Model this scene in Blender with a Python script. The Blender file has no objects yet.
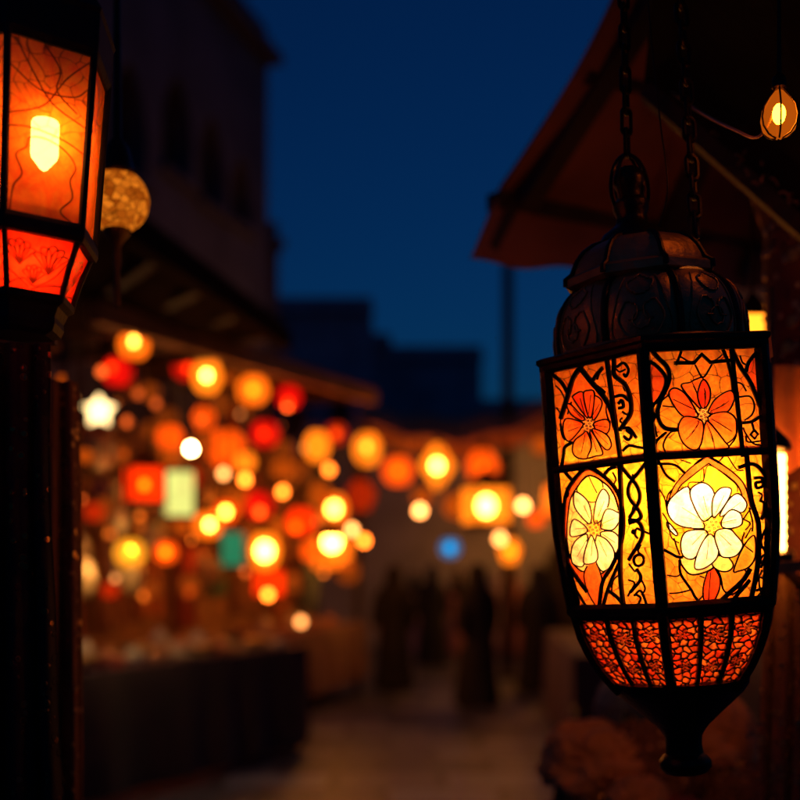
import bpy, bmesh, math, random
import numpy as np
from mathutils import Vector, Matrix, Euler

random.seed(7)
NPR = np.random.RandomState(11)
S = bpy.context.scene
COL = S.collection
FPX, EYE = 1111.1, 1.7
R = math.radians


def P(px, py, d):
    """A sight line of the photograph (800 px) at depth d, as a point of the place."""
    return Vector(((px - 400) / FPX * d, d, EYE - (py - 560) / FPX * d))


# ------------------------------------------------------------------ materials
def nodes_of(m):
    m.use_nodes = True
    nt = m.node_tree
    nt.nodes.clear()
    out = nt.nodes.new('ShaderNodeOutputMaterial')
    return nt, out


def pm(name, col, rough=.6, metal=0., nscale=9., namt=.35, bump=.15, bscale=40., sheen=0., coat=0., spec=.5):
    m = bpy.data.materials.new(name)
    nt, out = nodes_of(m)
    b = nt.nodes.new('ShaderNodeBsdfPrincipled')
    tc = nt.nodes.new('ShaderNodeTexCoord')
    n = nt.nodes.new('ShaderNodeTexNoise')
    n.inputs['Scale'].default_value = nscale
    n.inputs['Detail'].default_value = 6
    nt.links.new(tc.outputs['Object'], n.inputs['Vector'])
    cr = nt.nodes.new('ShaderNodeValToRGB')
    cr.color_ramp.elements[0].position = .3
    cr.color_ramp.elements[1].position = .7
    lo = [c * (1 - namt) for c in col]
    hi = [min(1, c * (1 + namt)) for c in col]
    cr.color_ramp.elements[0].color = (*lo, 1)
    cr.color_ramp.elements[1].color = (*hi, 1)
    nt.links.new(n.outputs['Fac'], cr.inputs['Fac'])
    nt.links.new(cr.outputs['Color'], b.inputs['Base Color'])
    b.inputs['Specular IOR Level'].default_value = spec
    b.inputs['Roughness'].default_value = rough
    b.inputs['Metallic'].default_value = metal
    if sheen:
        b.inputs['Sheen Weight'].default_value = sheen
    if coat:
        b.inputs['Coat Weight'].default_value = coat
        b.inputs['Coat Roughness'].default_value = .15
    if bump:
        n2 = nt.nodes.new('ShaderNodeTexNoise')
        n2.inputs['Scale'].default_value = bscale
        n2.inputs['Detail'].default_value = 5
        nt.links.new(tc.outputs['Object'], n2.inputs['Vector'])
        bp = nt.nodes.new('ShaderNodeBump')
        bp.inputs['Strength'].default_value = bump
        bp.inputs['Distance'].default_value = .02
        nt.links.new(n2.outputs['Fac'], bp.inputs['Height'])
        nt.links.new(bp.outputs['Normal'], b.inputs['Normal'])
    nt.links.new(b.outputs['BSDF'], out.inputs['Surface'])
    return m


def emit(name, col, strength):
    m = bpy.data.materials.new(name)
    nt, out = nodes_of(m)
    e = nt.nodes.new('ShaderNodeEmission')
    e.inputs['Color'].default_value = (*col, 1)
    e.inputs['Strength'].default_value = strength
    nt.links.new(e.outputs[0], out.inputs['Surface'])
    return m


def shell(name, col, strength, tint, trans=.5):
    """Lit coloured lamp glass: partly clear, partly glowing."""
    m = bpy.data.materials.new(name)
    nt, out = nodes_of(m)
    e = nt.nodes.new('ShaderNodeEmission')
    tc = nt.nodes.new('ShaderNodeTexCoord')
    n = nt.nodes.new('ShaderNodeTexNoise')
    n.inputs['Scale'].default_value = 5
    nt.links.new(tc.outputs['Object'], n.inputs['Vector'])
    mr = nt.nodes.new('ShaderNodeMapRange')
    mr.inputs['To Min'].default_value = strength * .6
    mr.inputs['To Max'].default_value = strength * 1.4
    nt.links.new(n.outputs['Fac'], mr.inputs['Value'])
    e.inputs['Color'].default_value = (*col, 1)
    nt.links.new(mr.outputs['Result'], e.inputs['Strength'])
    t = nt.nodes.new('ShaderNodeBsdfTransparent')
    t.inputs['Color'].default_value = (*tint, 1)
    mx = nt.nodes.new('ShaderNodeMixShader')
    mx.inputs[0].default_value = trans
    nt.links.new(e.outputs[0], mx.inputs[1])
    nt.links.new(t.outputs[0], mx.inputs[2])
    nt.links.new(mx.outputs[0], out.inputs['Surface'])
    return m


def stained(name, trans=.0, noise=14., mul=1.):
    """Translucent coloured glass; the pattern of the panes is in the mesh's colour attribute."""
    m = bpy.data.materials.new(name)
    nt, out = nodes_of(m)
    at = nt.nodes.new('ShaderNodeAttribute')
    at.attribute_name = 'glass'
    ld = nt.nodes.new('ShaderNodeAttribute')
    ld.attribute_name = 'lead'
    tc = nt.nodes.new('ShaderNodeTexCoord')
    n = nt.nodes.new('ShaderNodeTexNoise')
    n.inputs['Scale'].default_value = noise
    n.inputs['Detail'].default_value = 7
    n.inputs['Distortion'].default_value = 1.2
    nt.links.new(tc.outputs['Object'], n.inputs['Vector'])
    mr = nt.nodes.new('ShaderNodeMapRange')
    mr.inputs['From Min'].default_value = .3
    mr.inputs['From Max'].default_value = .7
    mr.inputs['To Min'].default_value = .42 * mul
    mr.inputs['To Max'].default_value = 1.05 * mul
    nt.links.new(n.outputs['Fac'], mr.inputs['Value'])
    n2 = nt.nodes.new('ShaderNodeTexNoise')
    n2.inputs['Scale'].default_value = noise * 2.6
    n2.inputs['Detail'].default_value = 9
    n2.inputs['Roughness'].default_value = .65
    n2.inputs['Distortion'].default_value = 2.2
    nt.links.new(tc.outputs['Object'], n2.inputs['Vector'])
    mg = nt.nodes.new('ShaderNodeMapRange')
    mg.inputs['From Min'].default_value = .32
    mg.inputs['From Max'].default_value = .68
    mg.inputs['To Min'].default_value = .50
    mg.inputs['To Max'].default_value = 1.12
    nt.links.new(n2.outputs['Fac'], mg.inputs['Value'])
    mgm = nt.nodes.new('ShaderNodeMath')
    mgm.operation = 'MULTIPLY'
    nt.links.new(mg.outputs['Result'], mgm.inputs[0])
    nt.links.new(mr.outputs['Result'], mgm.inputs[1])
    cx = nt.nodes.new('ShaderNodeCombineXYZ')
    nt.links.new(mr.outputs['Result'], cx.inputs[0])
    nt.links.new(mgm.outputs[0], cx.inputs[1])
    nt.links.new(mgm.outputs[0], cx.inputs[2])
    vm = nt.nodes.new('ShaderNodeVectorMath')
    vm.operation = 'MULTIPLY'
    nt.links.new(at.outputs['Color'], vm.inputs[0])
    nt.links.new(cx.outputs[0], vm.inputs[1])
    tl = nt.nodes.new('ShaderNodeBsdfTranslucent')
    nt.links.new(vm.outputs['Vector'], tl.inputs['Color'])
    df = nt.nodes.new('ShaderNodeBsdfDiffuse')
    nt.links.new(vm.outputs['Vector'], df.inputs['Color'])
    m1 = nt.nodes.new('ShaderNodeMixShader')
    m1.inputs[0].default_value = .2
    nt.links.new(tl.outputs[0], m1.inputs[1])
    nt.links.new(df.outputs[0], m1.inputs[2])
    cur = m1
    if trans:
        tr = nt.nodes.new('ShaderNodeBsdfTransparent')
        tr.inputs['Color'].default_value = (1, .8, .5, 1)
        m2 = nt.nodes.new('ShaderNodeMixShader')
        m2.inputs[0].default_value = trans
        nt.links.new(cur.outputs[0], m2.inputs[1])
        nt.links.new(tr.outputs[0], m2.inputs[2])
        cur = m2
    gl = nt.nodes.new('ShaderNodeBsdfGlossy')
    gl.inputs['Roughness'].default_value = .18
    m3 = nt.nodes.new('ShaderNodeMixShader')
    m3.inputs[0].default_value = .05
    nt.links.new(cur.outputs[0], m3.inputs[1])
    nt.links.new(gl.outputs[0], m3.inputs[2])
    mt = nt.nodes.new('ShaderNodeBsdfPrincipled')
    mt.inputs['Base Color'].default_value = (.02, .008, .004, 1)
    mt.inputs['Roughness'].default_value = .4
    mt.inputs['Metallic'].default_value = .6
    m4 = nt.nodes.new('ShaderNodeMixShader')
    nt.links.new(ld.outputs['Fac'], m4.inputs[0])
    nt.links.new(m3.outputs[0], m4.inputs[1])
    nt.links.new(mt.outputs[0], m4.inputs[2])
    nt.links.new(m4.outputs[0], out.inputs['Surface'])
    return m


def paving_mat():
    m = bpy.data.materials.new('paving')
    nt, out = nodes_of(m)
    b = nt.nodes.new('ShaderNodeBsdfPrincipled')
    tc = nt.nodes.new('ShaderNodeTexCoord')
    br = nt.nodes.new('ShaderNodeTexBrick')
    br.inputs['Scale'].default_value = 1.0
    br.inputs['Brick Width'].default_value = .85
    br.inputs['Row Height'].default_value = .6
    br.inputs['Mortar Size'].default_value = .035
    br.inputs['Color1'].default_value = (.07, .10, .17, 1)
    br.inputs['Color2'].default_value = (.36, .43, .62, 1)
    br.inputs['Mortar'].default_value = (.06, .08, .13, 1)
    wn = nt.nodes.new('ShaderNodeTexNoise')
    wn.inputs['Scale'].default_value = 1.3
    wn.inputs['Detail'].default_value = 4
    nt.links.new(tc.outputs['Object'], wn.inputs['Vector'])
    mixv = nt.nodes.new('ShaderNodeVectorMath')
    mixv.operation = 'MULTIPLY_ADD'
    mixv.inputs[1].default_value = (.22, .22, 0)
    nt.links.new(wn.outputs['Color'], mixv.inputs[0])
    nt.links.new(tc.outputs['Object'], mixv.inputs[2])
    nt.links.new(mixv.outputs[0], br.inputs['Vector'])
    n = nt.nodes.new('ShaderNodeTexNoise')
    n.inputs['Scale'].default_value = 9
    n.inputs['Detail'].default_value = 8
    nt.links.new(tc.outputs['Object'], n.inputs['Vector'])
    mx = nt.nodes.new('ShaderNodeMix')
    mx.data_type = 'RGBA'
    mx.blend_type = 'MULTIPLY'
    mx.inputs[0].default_value = .7
    nt.links.new(br.outputs['Color'], mx.inputs[6])
    nt.links.new(n.outputs['Color'], mx.inputs[7])
    nt.links.new(mx.outputs[2], b.inputs['Base Color'])
    rr = nt.nodes.new('ShaderNodeMapRange')
    rr.inputs['To Min'].default_value = .12
    rr.inputs['To Max'].default_value = .7
    nt.links.new(n.outputs['Fac'], rr.inputs['Value'])
    nt.links.new(rr.outputs[0], b.inputs['Roughness'])
    ad = nt.nodes.new('ShaderNodeMath')
    ad.operation = 'MULTIPLY_ADD'
    ad.inputs[1].default_value = .5
    nt.links.new(n.outputs['Fac'], ad.inputs[0])
    iv = nt.nodes.new('ShaderNodeMath')
    iv.operation = 'SUBTRACT'
    iv.inputs[0].default_value = 1
    nt.links.new(br.outputs['Fac'], iv.inputs[1])
    nt.links.new(iv.outputs[0], ad.inputs[2])
    bp = nt.nodes.new('ShaderNodeBump')
    bp.inputs['Strength'].default_value = 1.0
    bp.inputs['Distance'].default_value = .05
    nt.links.new(ad.outputs[0], bp.inputs['Height'])
    nt.links.new(bp.outputs[0], b.inputs['Normal'])
    nt.links.new(b.outputs[0], out.inputs['Surface'])
    return m


def sequin_mat(name, base, spark, scale, rough=.25):
    """Dark cloth or mosaic with small shiny beads between."""
    m = bpy.data.materials.new(name)
    nt, out = nodes_of(m)
    b = nt.nodes.new('ShaderNodeBsdfPrincipled')
    tc = nt.nodes.new('ShaderNodeTexCoord')
    v = nt.nodes.new('ShaderNodeTexVoronoi')
    v.inputs['Scale'].default_value = scale
    nt.links.new(tc.outputs['Object'], v.inputs['Vector'])
    cr = nt.nodes.new('ShaderNodeValToRGB')
    cr.color_ramp.elements[0].color = (1, 1, 1, 1)
    cr.color_ramp.elements[0].position = .28
    cr.color_ramp.elements[1].color = (0, 0, 0, 1)
    cr.color_ramp.elements[1].position = .36
    nt.links.new(v.outputs['Distance'], cr.inputs['Fac'])
    sep = nt.nodes.new('ShaderNodeSeparateColor')
    nt.links.new(v.outputs['Color'], sep.inputs[0])
    gt = nt.nodes.new('ShaderNodeMath')
    gt.operation = 'GREATER_THAN'
    gt.inputs[1].default_value = .55
    nt.links.new(sep.outputs[0], gt.inputs[0])
    mk = nt.nodes.new('ShaderNodeMath')
    mk.operation = 'MULTIPLY'
    nt.links.new(cr.outputs['Color'], mk.inputs[0])
    nt.links.new(gt.outputs[0], mk.inputs[1])
    mx = nt.nodes.new('ShaderNodeMix')
    mx.data_type = 'RGBA'
    mx.inputs[6].default_value = (*base, 1)
    mx.inputs[7].default_value = (*spark, 1)
    nt.links.new(mk.outputs[0], mx.inputs[0])
    nt.links.new(mx.outputs[2], b.inputs['Base Color'])
    nt.links.new(mk.outputs[0], b.inputs['Metallic'])
    rr = nt.nodes.new('ShaderNodeMapRange')
    rr.inputs['To Min'].default_value = .8
    rr.inputs['To Max'].default_value = rough
    nt.links.new(mk.outputs[0], rr.inputs['Value'])
    nt.links.new(rr.outputs[0], b.inputs['Roughness'])
    bp = nt.nodes.new('ShaderNodeBump')
    bp.inputs['Strength'].default_value = .9
    bp.inputs['Distance'].default_value = .006
    nt.links.new(cr.outputs['Color'], bp.inputs['Height'])
    nt.links.new(bp.outputs[0], b.inputs['Normal'])
    nt.links.new(b.outputs[0], out.inputs['Surface'])
    return m


def mosaic_glow(name, c1, c2, strength, scale=26):
    m = bpy.data.materials.new(name)
    nt, out = nodes_of(m)
    e = nt.nodes.new('ShaderNodeEmission')
    tc = nt.nodes.new('ShaderNodeTexCoord')
    v = nt.nodes.new('ShaderNodeTexVoronoi')
    v.inputs['Scale'].default_value = scale
    nt.links.new(tc.outputs['Object'], v.inputs['Vector'])
    ve = nt.nodes.new('ShaderNodeTexVoronoi')
    ve.feature = 'DISTANCE_TO_EDGE'
    ve.inputs['Scale'].default_value = scale
    nt.links.new(tc.outputs['Object'], ve.inputs['Vector'])
    sep = nt.nodes.new('ShaderNodeSeparateColor')
    nt.links.new(v.outputs['Color'], sep.inputs[0])
    mx = nt.nodes.new('ShaderNodeMix')
    mx.data_type = 'RGBA'
    mx.inputs[6].default_value = (*c1, 1)
    mx.inputs[7].default_value = (*c2, 1)
    nt.links.new(sep.outputs[0], mx.inputs[0])
    mr = nt.nodes.new('ShaderNodeMapRange')
    mr.inputs['From Max'].default_value = .07
    mr.inputs['To Min'].default_value = strength * .15
    mr.inputs['To Max'].default_value = strength
    nt.links.new(ve.outputs['Distance'], mr.inputs['Value'])
    nt.links.new(mx.outputs[2], e.inputs['Color'])
    nt.links.new(mr.outputs[0], e.inputs['Strength'])
    nt.links.new(e.outputs[0], out.inputs['Surface'])
    return m


M = dict(
    blackiron=pm('black_iron', (.012, .009, .008), .62, .3, 30, .4, .1, 120),
    iron=pm('dark_bronze', (.05, .028, .016), .36, .85, 30, .4, .12, 120),
    lead=pm('lead_came', (.022, .009, .005), .42, .7, 60, .3, .1, 200),
    dome=pm('aged_brass', (.46, .24, .09), .46, .65, 14, .35, .16, 60),
    brass=pm('dull_brass', (.72, .45, .18), .42, .25, 12, .4, .1, 50),
    brassdark=pm('old_brass', (.16, .085, .03), .5, .8, 12, .4, .1, 50),
    wood=pm('dark_wood', (.055, .032, .022), .65, 0, 6, .4, .3, 30),
    woodmid=pm('stall_wood', (.34, .17, .085), .6, 0, 5, .4, .3, 25),
    canopy=pm('red_brown_canvas', (.36, .11, .06), .85, 0, 3, .3, .2, 90),
    tarp=pm('black_tarpaulin', (.02, .015, .014), .9, 0, 3, .4, .2, 30, spec=.05),
    awning=pm('ochre_canvas', (.75, .35, .13), .85, 0, 3, .3, .2, 70),
    eave=pm('weathered_boards', (.035, .014, .010), .9, 0, 4, .4, .3, 20, spec=.03),
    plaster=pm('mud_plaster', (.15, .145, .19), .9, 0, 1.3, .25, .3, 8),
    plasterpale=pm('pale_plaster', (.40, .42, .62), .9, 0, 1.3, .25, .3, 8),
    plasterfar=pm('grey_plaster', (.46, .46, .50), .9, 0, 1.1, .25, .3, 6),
    void=pm('window_shutter', (.03, .025, .025), .7, 0, 4, .3, .1, 20),
    clothdark=pm('aubergine_cloth', (.06, .010, .016), .85, 0, 5, .35, .25, 60, .3),
    clothbrown=pm('brown_cloth', (.30, .13, .06), .8, 0, 6, .4, .3, 50, .3),
    clothorange=pm('orange_cloth', (.70, .27, .07), .8, 0, 5, .4, .3, 50, .3),
    clothred=pm('red_cloth', (.30, .04, .025), .8, 0, 5, .4, .3, 50, .3),
    clothswag=pm('orange_red_cloth', (.75, .19, .05), .8, 0, 5, .4, .3, 50, .3),
    clothblue=pm('slate_blue_cloth', (.09, .13, .20), .8, 0, 5, .3, .3, 50, .3),
    clothcream=pm('cream_cloth', (.80, .66, .48), .8, 0, 5, .3, .3, 50, .2),
    clothgreen=pm('teal_cloth', (.05, .20, .15), .8, 0, 5, .3, .3, 50, .2),
    robe=pm('black_robe', (.012, .011, .014), .8, 0, 5, .3, .2, 60),
    robenavy=pm('navy_robe', (.016, .02, .035), .8, 0, 5, .3, .2, 60),
    roberose=pm('rose_robe', (.62, .30, .31), .8, 0, 5, .3, .2, 60),
    robemauve=pm('mauve_robe', (.58, .46, .62), .8, 0, 5, .3, .2, 60),
    skin=pm('skin', (.38, .21, .14), .55, 0, 12, .1, .05, 90),
    ceramic=pm('glazed_ceramic', (.80, .62, .44), .2, 0, 20, .5, .05, 60, 0, .5),
    copper=pm('copper', (.75, .36, .18), .3, .4, 10, .3, .1, 50),
    basket=pm('woven_straw', (.34, .20, .09), .75, 0, 30, .5, .6, 90),
    cord=pm('black_cord', (.015, .012, .01), .7, 0, 20, .2, 0),
    paving=paving_mat(),
    embroid=sequin_mat('embroidered_cloth', (.22, .085, .03), (.85, .48, .16), 55, .3),
    glass=stained('stained_glass', 0., 24.),
    glassleft=stained('crackled_glass', .16, 9.),
    glassred=stained('red_glass', 0., 9.),
    beads=sequin_mat('beaded_cloth', (.014, .009, .008), (.40, .20, .08), 60),
    mosaic=sequin_mat('mosaic_pillar', (.17, .035, .018), (.75, .42, .14), 24, .3),
)


# ------------------------------------------------------------------ mesh building
class MB:
    def __init__(s):
        s.v, s.f = [], []

    def add(s, vs, fs):
        o = len(s.v)
        s.v += [Vector(v) for v in vs]
        s.f += [tuple(i + o for i in f) for f in fs]
        return s

    def box(s, c, size, rot=None):
        hx, hy, hz = [q / 2 for q in size]
        vs = [Vector((x, y, z)) for x in (-hx, hx) for y in (-hy, hy) for z in (-hz, hz)]
        if rot is not None:
            m = rot if isinstance(rot, Matrix) else Euler(rot).to_matrix()
            vs = [m @ v for v in vs]
        vs = [v + Vector(c) for v in vs]
        return s.add(vs, [(0, 1, 3, 2), (4, 6, 7, 5), (0, 4, 5, 1), (2, 3, 7, 6), (0, 2, 6, 4), (1, 5, 7, 3)])

    def bar(s, a, b, w, h=None, up=(0, 0, 1)):
        a, b = Vector(a), Vector(b)
        d = (b - a)
        L = d.length
        d.normalize()
        x = d.cross(Vector(up))
        if x.length < 1e-4:
            x = d.cross(Vector((1, 0, 0)))
        x.normalize()
        z = x.cross(d)
        m = Matrix((x, d, z)).transposed()
        return s.box((a + b) / 2, (w, L, h or w), m)

    def lathe(s, prof, n=24, c=(0, 0, 0), phase=0., squash=1., ring=False):
        c = Vector(c)
        vs, fs = [], []
        for r, z in prof:
            for i in range(n):
                a = phase + 2 * math.pi * i / n
                vs.append(c + Vector((r * math.cos(a), r * math.sin(a) * squash, z)))
        for j in range(len(prof) - 1):
            for i in range(n):
                k = (i + 1) % n
                fs.append((j * n + i, j * n + k, (j + 1) * n + k, (j + 1) * n + i))
        if ring:
            o = (len(prof) - 1) * n
            for i in range(n):
                fs.append((o + i, o + (i + 1) % n, (i + 1) % n, i))
        else:
            fs.append(tuple(range(n))[::-1])
            fs.append(tuple((len(prof) - 1) * n + i for i in range(n)))
        return s.add(vs, fs)

    def ball(s, c, r, n=16, sq=(1, 1, 1)):
        c = Vector(c)
        m = n // 2
        vs, fs = [c + Vector((0, 0, -r * sq[2]))], []
        for j in range(1, m):
            t = math.pi * j / m
            for i in range(n):
                a = 2 * math.pi * i / n
                vs.append(c + Vector((r * sq[0] * math.sin(t) * math.cos(a), r * sq[1] * math.sin(t) * math.sin(a), -r * sq[2] * math.cos(t))))
        vs.append(c + Vector((0, 0, r * sq[2])))
        for i in range(n):
            k = (i + 1) % n
            fs.append((0, 1 + k, 1 + i))
            for j in range(m - 2):
                o = 1 + j * n
                fs.append((o + i, o + k, o + n + k, o + n + i))
            o = 1 + (m - 2) * n
            fs.append((o + i, o + k, len(vs) - 1))
        return s.add(vs, fs)

    def tube(s, pts, r, n=6, closed=False, flat=1.):
        pts = [Vector(p) for p in pts]
        cl = [pts[0]]
        for p in pts[1:]:
            if (p - cl[-1]).length > 1e-5:
                cl.append(p)
        pts = cl
        N = len(pts)
        if N < 2:
            return s
        vs, fs = [], []
        prev = None
        for i, p in enumerate(pts):
            if closed:
                t = pts[(i + 1) % N] - pts[i - 1]
            else:
                t = pts[min(i + 1, N - 1)] - pts[max(i - 1, 0)]
            t.normalize()
            if prev is None:
                prev = t.cross(Vector((0, 0, 1)))
                if prev.length < .1:
                    prev = t.cross(Vector((1, 0, 0)))
            x = prev - t * prev.dot(t)
            if x.length < 1e-6:
                x = t.orthogonal()
            x.normalize()
            prev = x
            y = t.cross(x)
            rr = r(i / (N - 1)) if callable(r) else r
            for k in range(n):
                a = 2 * math.pi * k / n
                vs.append(p + x * (rr * math.cos(a)) + y * (rr * math.sin(a)))
        for i in range(N if closed else N - 1):
            j = (i + 1) % N
            for k in range(n):
                l = (k + 1) % n
                fs.append((i * n + k, i * n + l, j * n + l, j * n + k))
        if not closed:
            fs.append(tuple(range(n))[::-1])
            fs.append(tuple((N - 1) * n + k for k in range(n)))
        return s.add(vs, fs)

    def slab(s, pts, thick, up=None):
        """A flat polygon given thickness along its normal (or along UP)."""
        pts = [Vector(p) for p in pts]
        n = (pts[1] - pts[0]).cross(pts[2] - pts[0]).normalized() if up is None else Vector(up)
        k = len(pts)
        vs = pts + [p + n * thick for p in pts]
        fs = [tuple(range(k))[::-1], tuple(range(k, 2 * k))]
        for i in range(k):
            j = (i + 1) % k
            fs.append((i, j, k + j, k + i))
        return s.add(vs, fs)

    def sheet(s, fn, nu, nv, thick=0.):
        """Grid surface fn(u, v); a thick one is closed all round."""
        vs = [Vector(fn(i / nu, j / nv)) for j in range(nv + 1) for i in range(nu + 1)]
        W = nu + 1
        fs = [(j * W + i, j * W + i + 1, (j + 1) * W + i + 1, (j + 1) * W + i) for j in range(nv) for i in range(nu)]
        if not thick:
            return s.add(vs, fs)
        nr = [Vector((0, 0, 0)) for _ in vs]
        for f in fs:
            q = (vs[f[1]] - vs[f[0]]).cross(vs[f[3]] - vs[f[0]])
            for i in f:
                nr[i] += q
        K = len(vs)
        back = [v - (q.normalized() if q.length > 0 else q) * thick for v, q in zip(vs, nr)]
        ff = fs + [tuple(K + i for i in f[::-1]) for f in fs]
        rim = [i for i in range(W)] + [j * W + nu for j in range(1, nv + 1)] + [nv * W + i for i in range(nu - 1, -1, -1)] + [j * W for j in range(nv - 1, 0, -1)]
        for a, b in zip(rim, rim[1:] + rim[:1]):
            ff.append((b, a, K + a, K + b))
        return s.add(vs + back, ff)

    def mesh(s, name, smooth=True, angle=40):
        me = bpy.data.meshes.new(name)
        me.from_pydata([tuple(v) for v in s.v], [], s.f)
        bm = bmesh.new()
        bm.from_mesh(me)
        bmesh.ops.recalc_face_normals(bm, faces=bm.faces)
        bm.to_mesh(me)
        bm.free()
        if smooth:
            me.polygons.foreach_set('use_smooth', [True] * len(me.polygons))
            me.set_sharp_from_angle(angle=R(angle))
        return me

    def build(s, name, mat, parent=None, world=False, smooth=True, angle=40):
        if world and parent is not None:
            s.v = [v - parent.location for v in s.v]
        return obj(name, s.mesh(name, smooth, angle), mat, parent)


def obj(name, me, mat, parent=None):
    o = bpy.data.objects.new(name, me)
    COL.objects.link(o)
    if mat is not None:
        if len(me.materials) == 0:
            me.materials.append(mat)
        else:
            o.material_slots[0].link = 'OBJECT'
            o.material_slots[0].material = mat
    if parent is not None:
        o.parent = parent
    return o


def thing(name, label, cat, loc=(0, 0, 0), group=None, rot=None):
    o = bpy.data.objects.new(name, None)
    o.empty_display_size = .1
    COL.objects.link(o)
    o.location = loc
    if rot is not None:
        o.rotation_euler = rot
    return tag(o, label, cat, group)


def tag(o, label=None, cat=None, group=None, kind=None):
    if label:
        o['label'] = label
    if cat:
        o['category'] = cat
    if group:
        o['group'] = group
    if kind:
        o['kind'] = kind
    return o


def copy_tree(root):
    r = root.copy()
    COL.objects.link(r)
    for ch in root.children:
        c = ch.copy()
        COL.objects.link(c)
        c.parent = r
        for g in ch.children:
            d = g.copy()
            COL.objects.link(d)
            d.parent = c
    return r


def smooth_pts(pts, n=8, closed=False):
    """Catmull-Rom through 2-D or 3-D points."""
    p = [np.array(q, float) for q in pts]
    N = len(p)
    out = []
    for i in range(N if closed else N - 1):
        a = p[i - 1] if (closed or i > 0) else 2 * p[0] - p[1]
        b, c = p[i], p[(i + 1) % N]
        d = p[(i + 2) % N] if (closed or i + 2 < N) else 2 * p[-1] - p[-2]
        for k in range(n):
            t = k / n
            out.append(.5 * (2 * b + (c - a) * t + (2 * a - 5 * b + 4 * c - d) * t * t + (3 * b - a - 3 * c + d) * t ** 3))
    if not closed:
        out.append(p[-1])
    return out


def inside(px, py, poly):
    poly = np.asarray(poly)
    res = np.zeros(np.shape(px), bool)
    j = len(poly) - 1
    for i in range(len(poly)):
        xi, yi = poly[i]
        xj, yj = poly[j]
        if yi != yj:
            c = ((yi > py) != (yj > py)) & (px < (xj - xi) * (py - yi) / (yj - yi) + xi)
            res ^= c
        j = i
    return res


# ------------------------------------------------------------------ the stained-glass drawing (face units: X 0..100, Y 0..258)
AMBER, ORANGE, REDOR, YEL, CREAM, PALE = (.95, .36, .02), (.92, .13, .010), (.85, .055, .007), (.98, .39, .018), (1., .95, .80), (1., .68, .20)


class Draw:
    def __init__(s):
        s.fills, s.lines = [], []

    def fill(s, pts, col, outline=.75, smooth=True, n=7, grad=None):
        poly = smooth_pts(pts, n, True) if smooth else [np.array(p, float) for p in pts]
        new = []
        P2 = np.array(poly)
        for ln, w in s.lines:                       # hide what the new piece covers
            ok = ~inside(ln[:, 0], ln[:, 1], P2)
            run = []
            for k in range(len(ln)):
                if ok[k]:
                    run.append(ln[k])
                elif len(run) > 1:
                    new.append((np.array(run), w))
                    run = []
                else:
                    run = []
            if len(run) > 1:
                new.append((np.array(run), w))
        s.lines = new
        s.fills.append((P2, col, grad))
        if outline:
            s.lines.append((np.array(poly + [poly[0]]), outline))

    def line(s, pts, w, n=9, smooth=True):
        pts = [tuple(map(float, p)) for p in pts]
        if w >= 1.1 and math.dist(pts[0], pts[-1]) > 3:      # run the ends of thick bars on into the frame
            for e, q in ((0, 1), (-1, -2)):
                x, y = pts[e]
                dx, dy = x - pts[q][0], y - pts[q][1]
                L = math.hypot(dx, dy) or 1
                dx, dy = dx / L, dy / L
                best = None
                for lim, c, d in ((3, x, dx), (97, x, dx), (4, y, dy), (110, y, dy), (254, y, dy)):
                    if abs(d) > .25 and 0 < (lim - c) / d < 16:
                        best = min(best or 99, (lim - c) / d)
                if best:
                    ext = (x + dx * best, y + dy * best)
                    pts = [ext] + pts if e == 0 else pts + [ext]
        s.lines.append((np.array(smooth_pts(pts, n) if smooth else pts, float), w))

    def stamens(s, c, r, col):
        th = np.linspace(0, 2 * np.pi, 17)[:-1]
        s.fills.append((np.array([(c[0] + r * math.cos(t) / 1.12, c[1] + r * math.sin(t)) for t in th]), col))
        rng = random.Random(int(c[0] * 7 + c[1]))
        for k in range(15):
            a, q = k * 2.399, r * math.sqrt((k + .5) / 15)
            x, y = c[0] + q * math.cos(a), c[1] + q * math.sin(a)
            s.lines.append((np.array([(x + .9 * math.cos(b), y + .9 * math.sin(b)) for b in np.linspace(0, 6.283, 7)]), .3))


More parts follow.
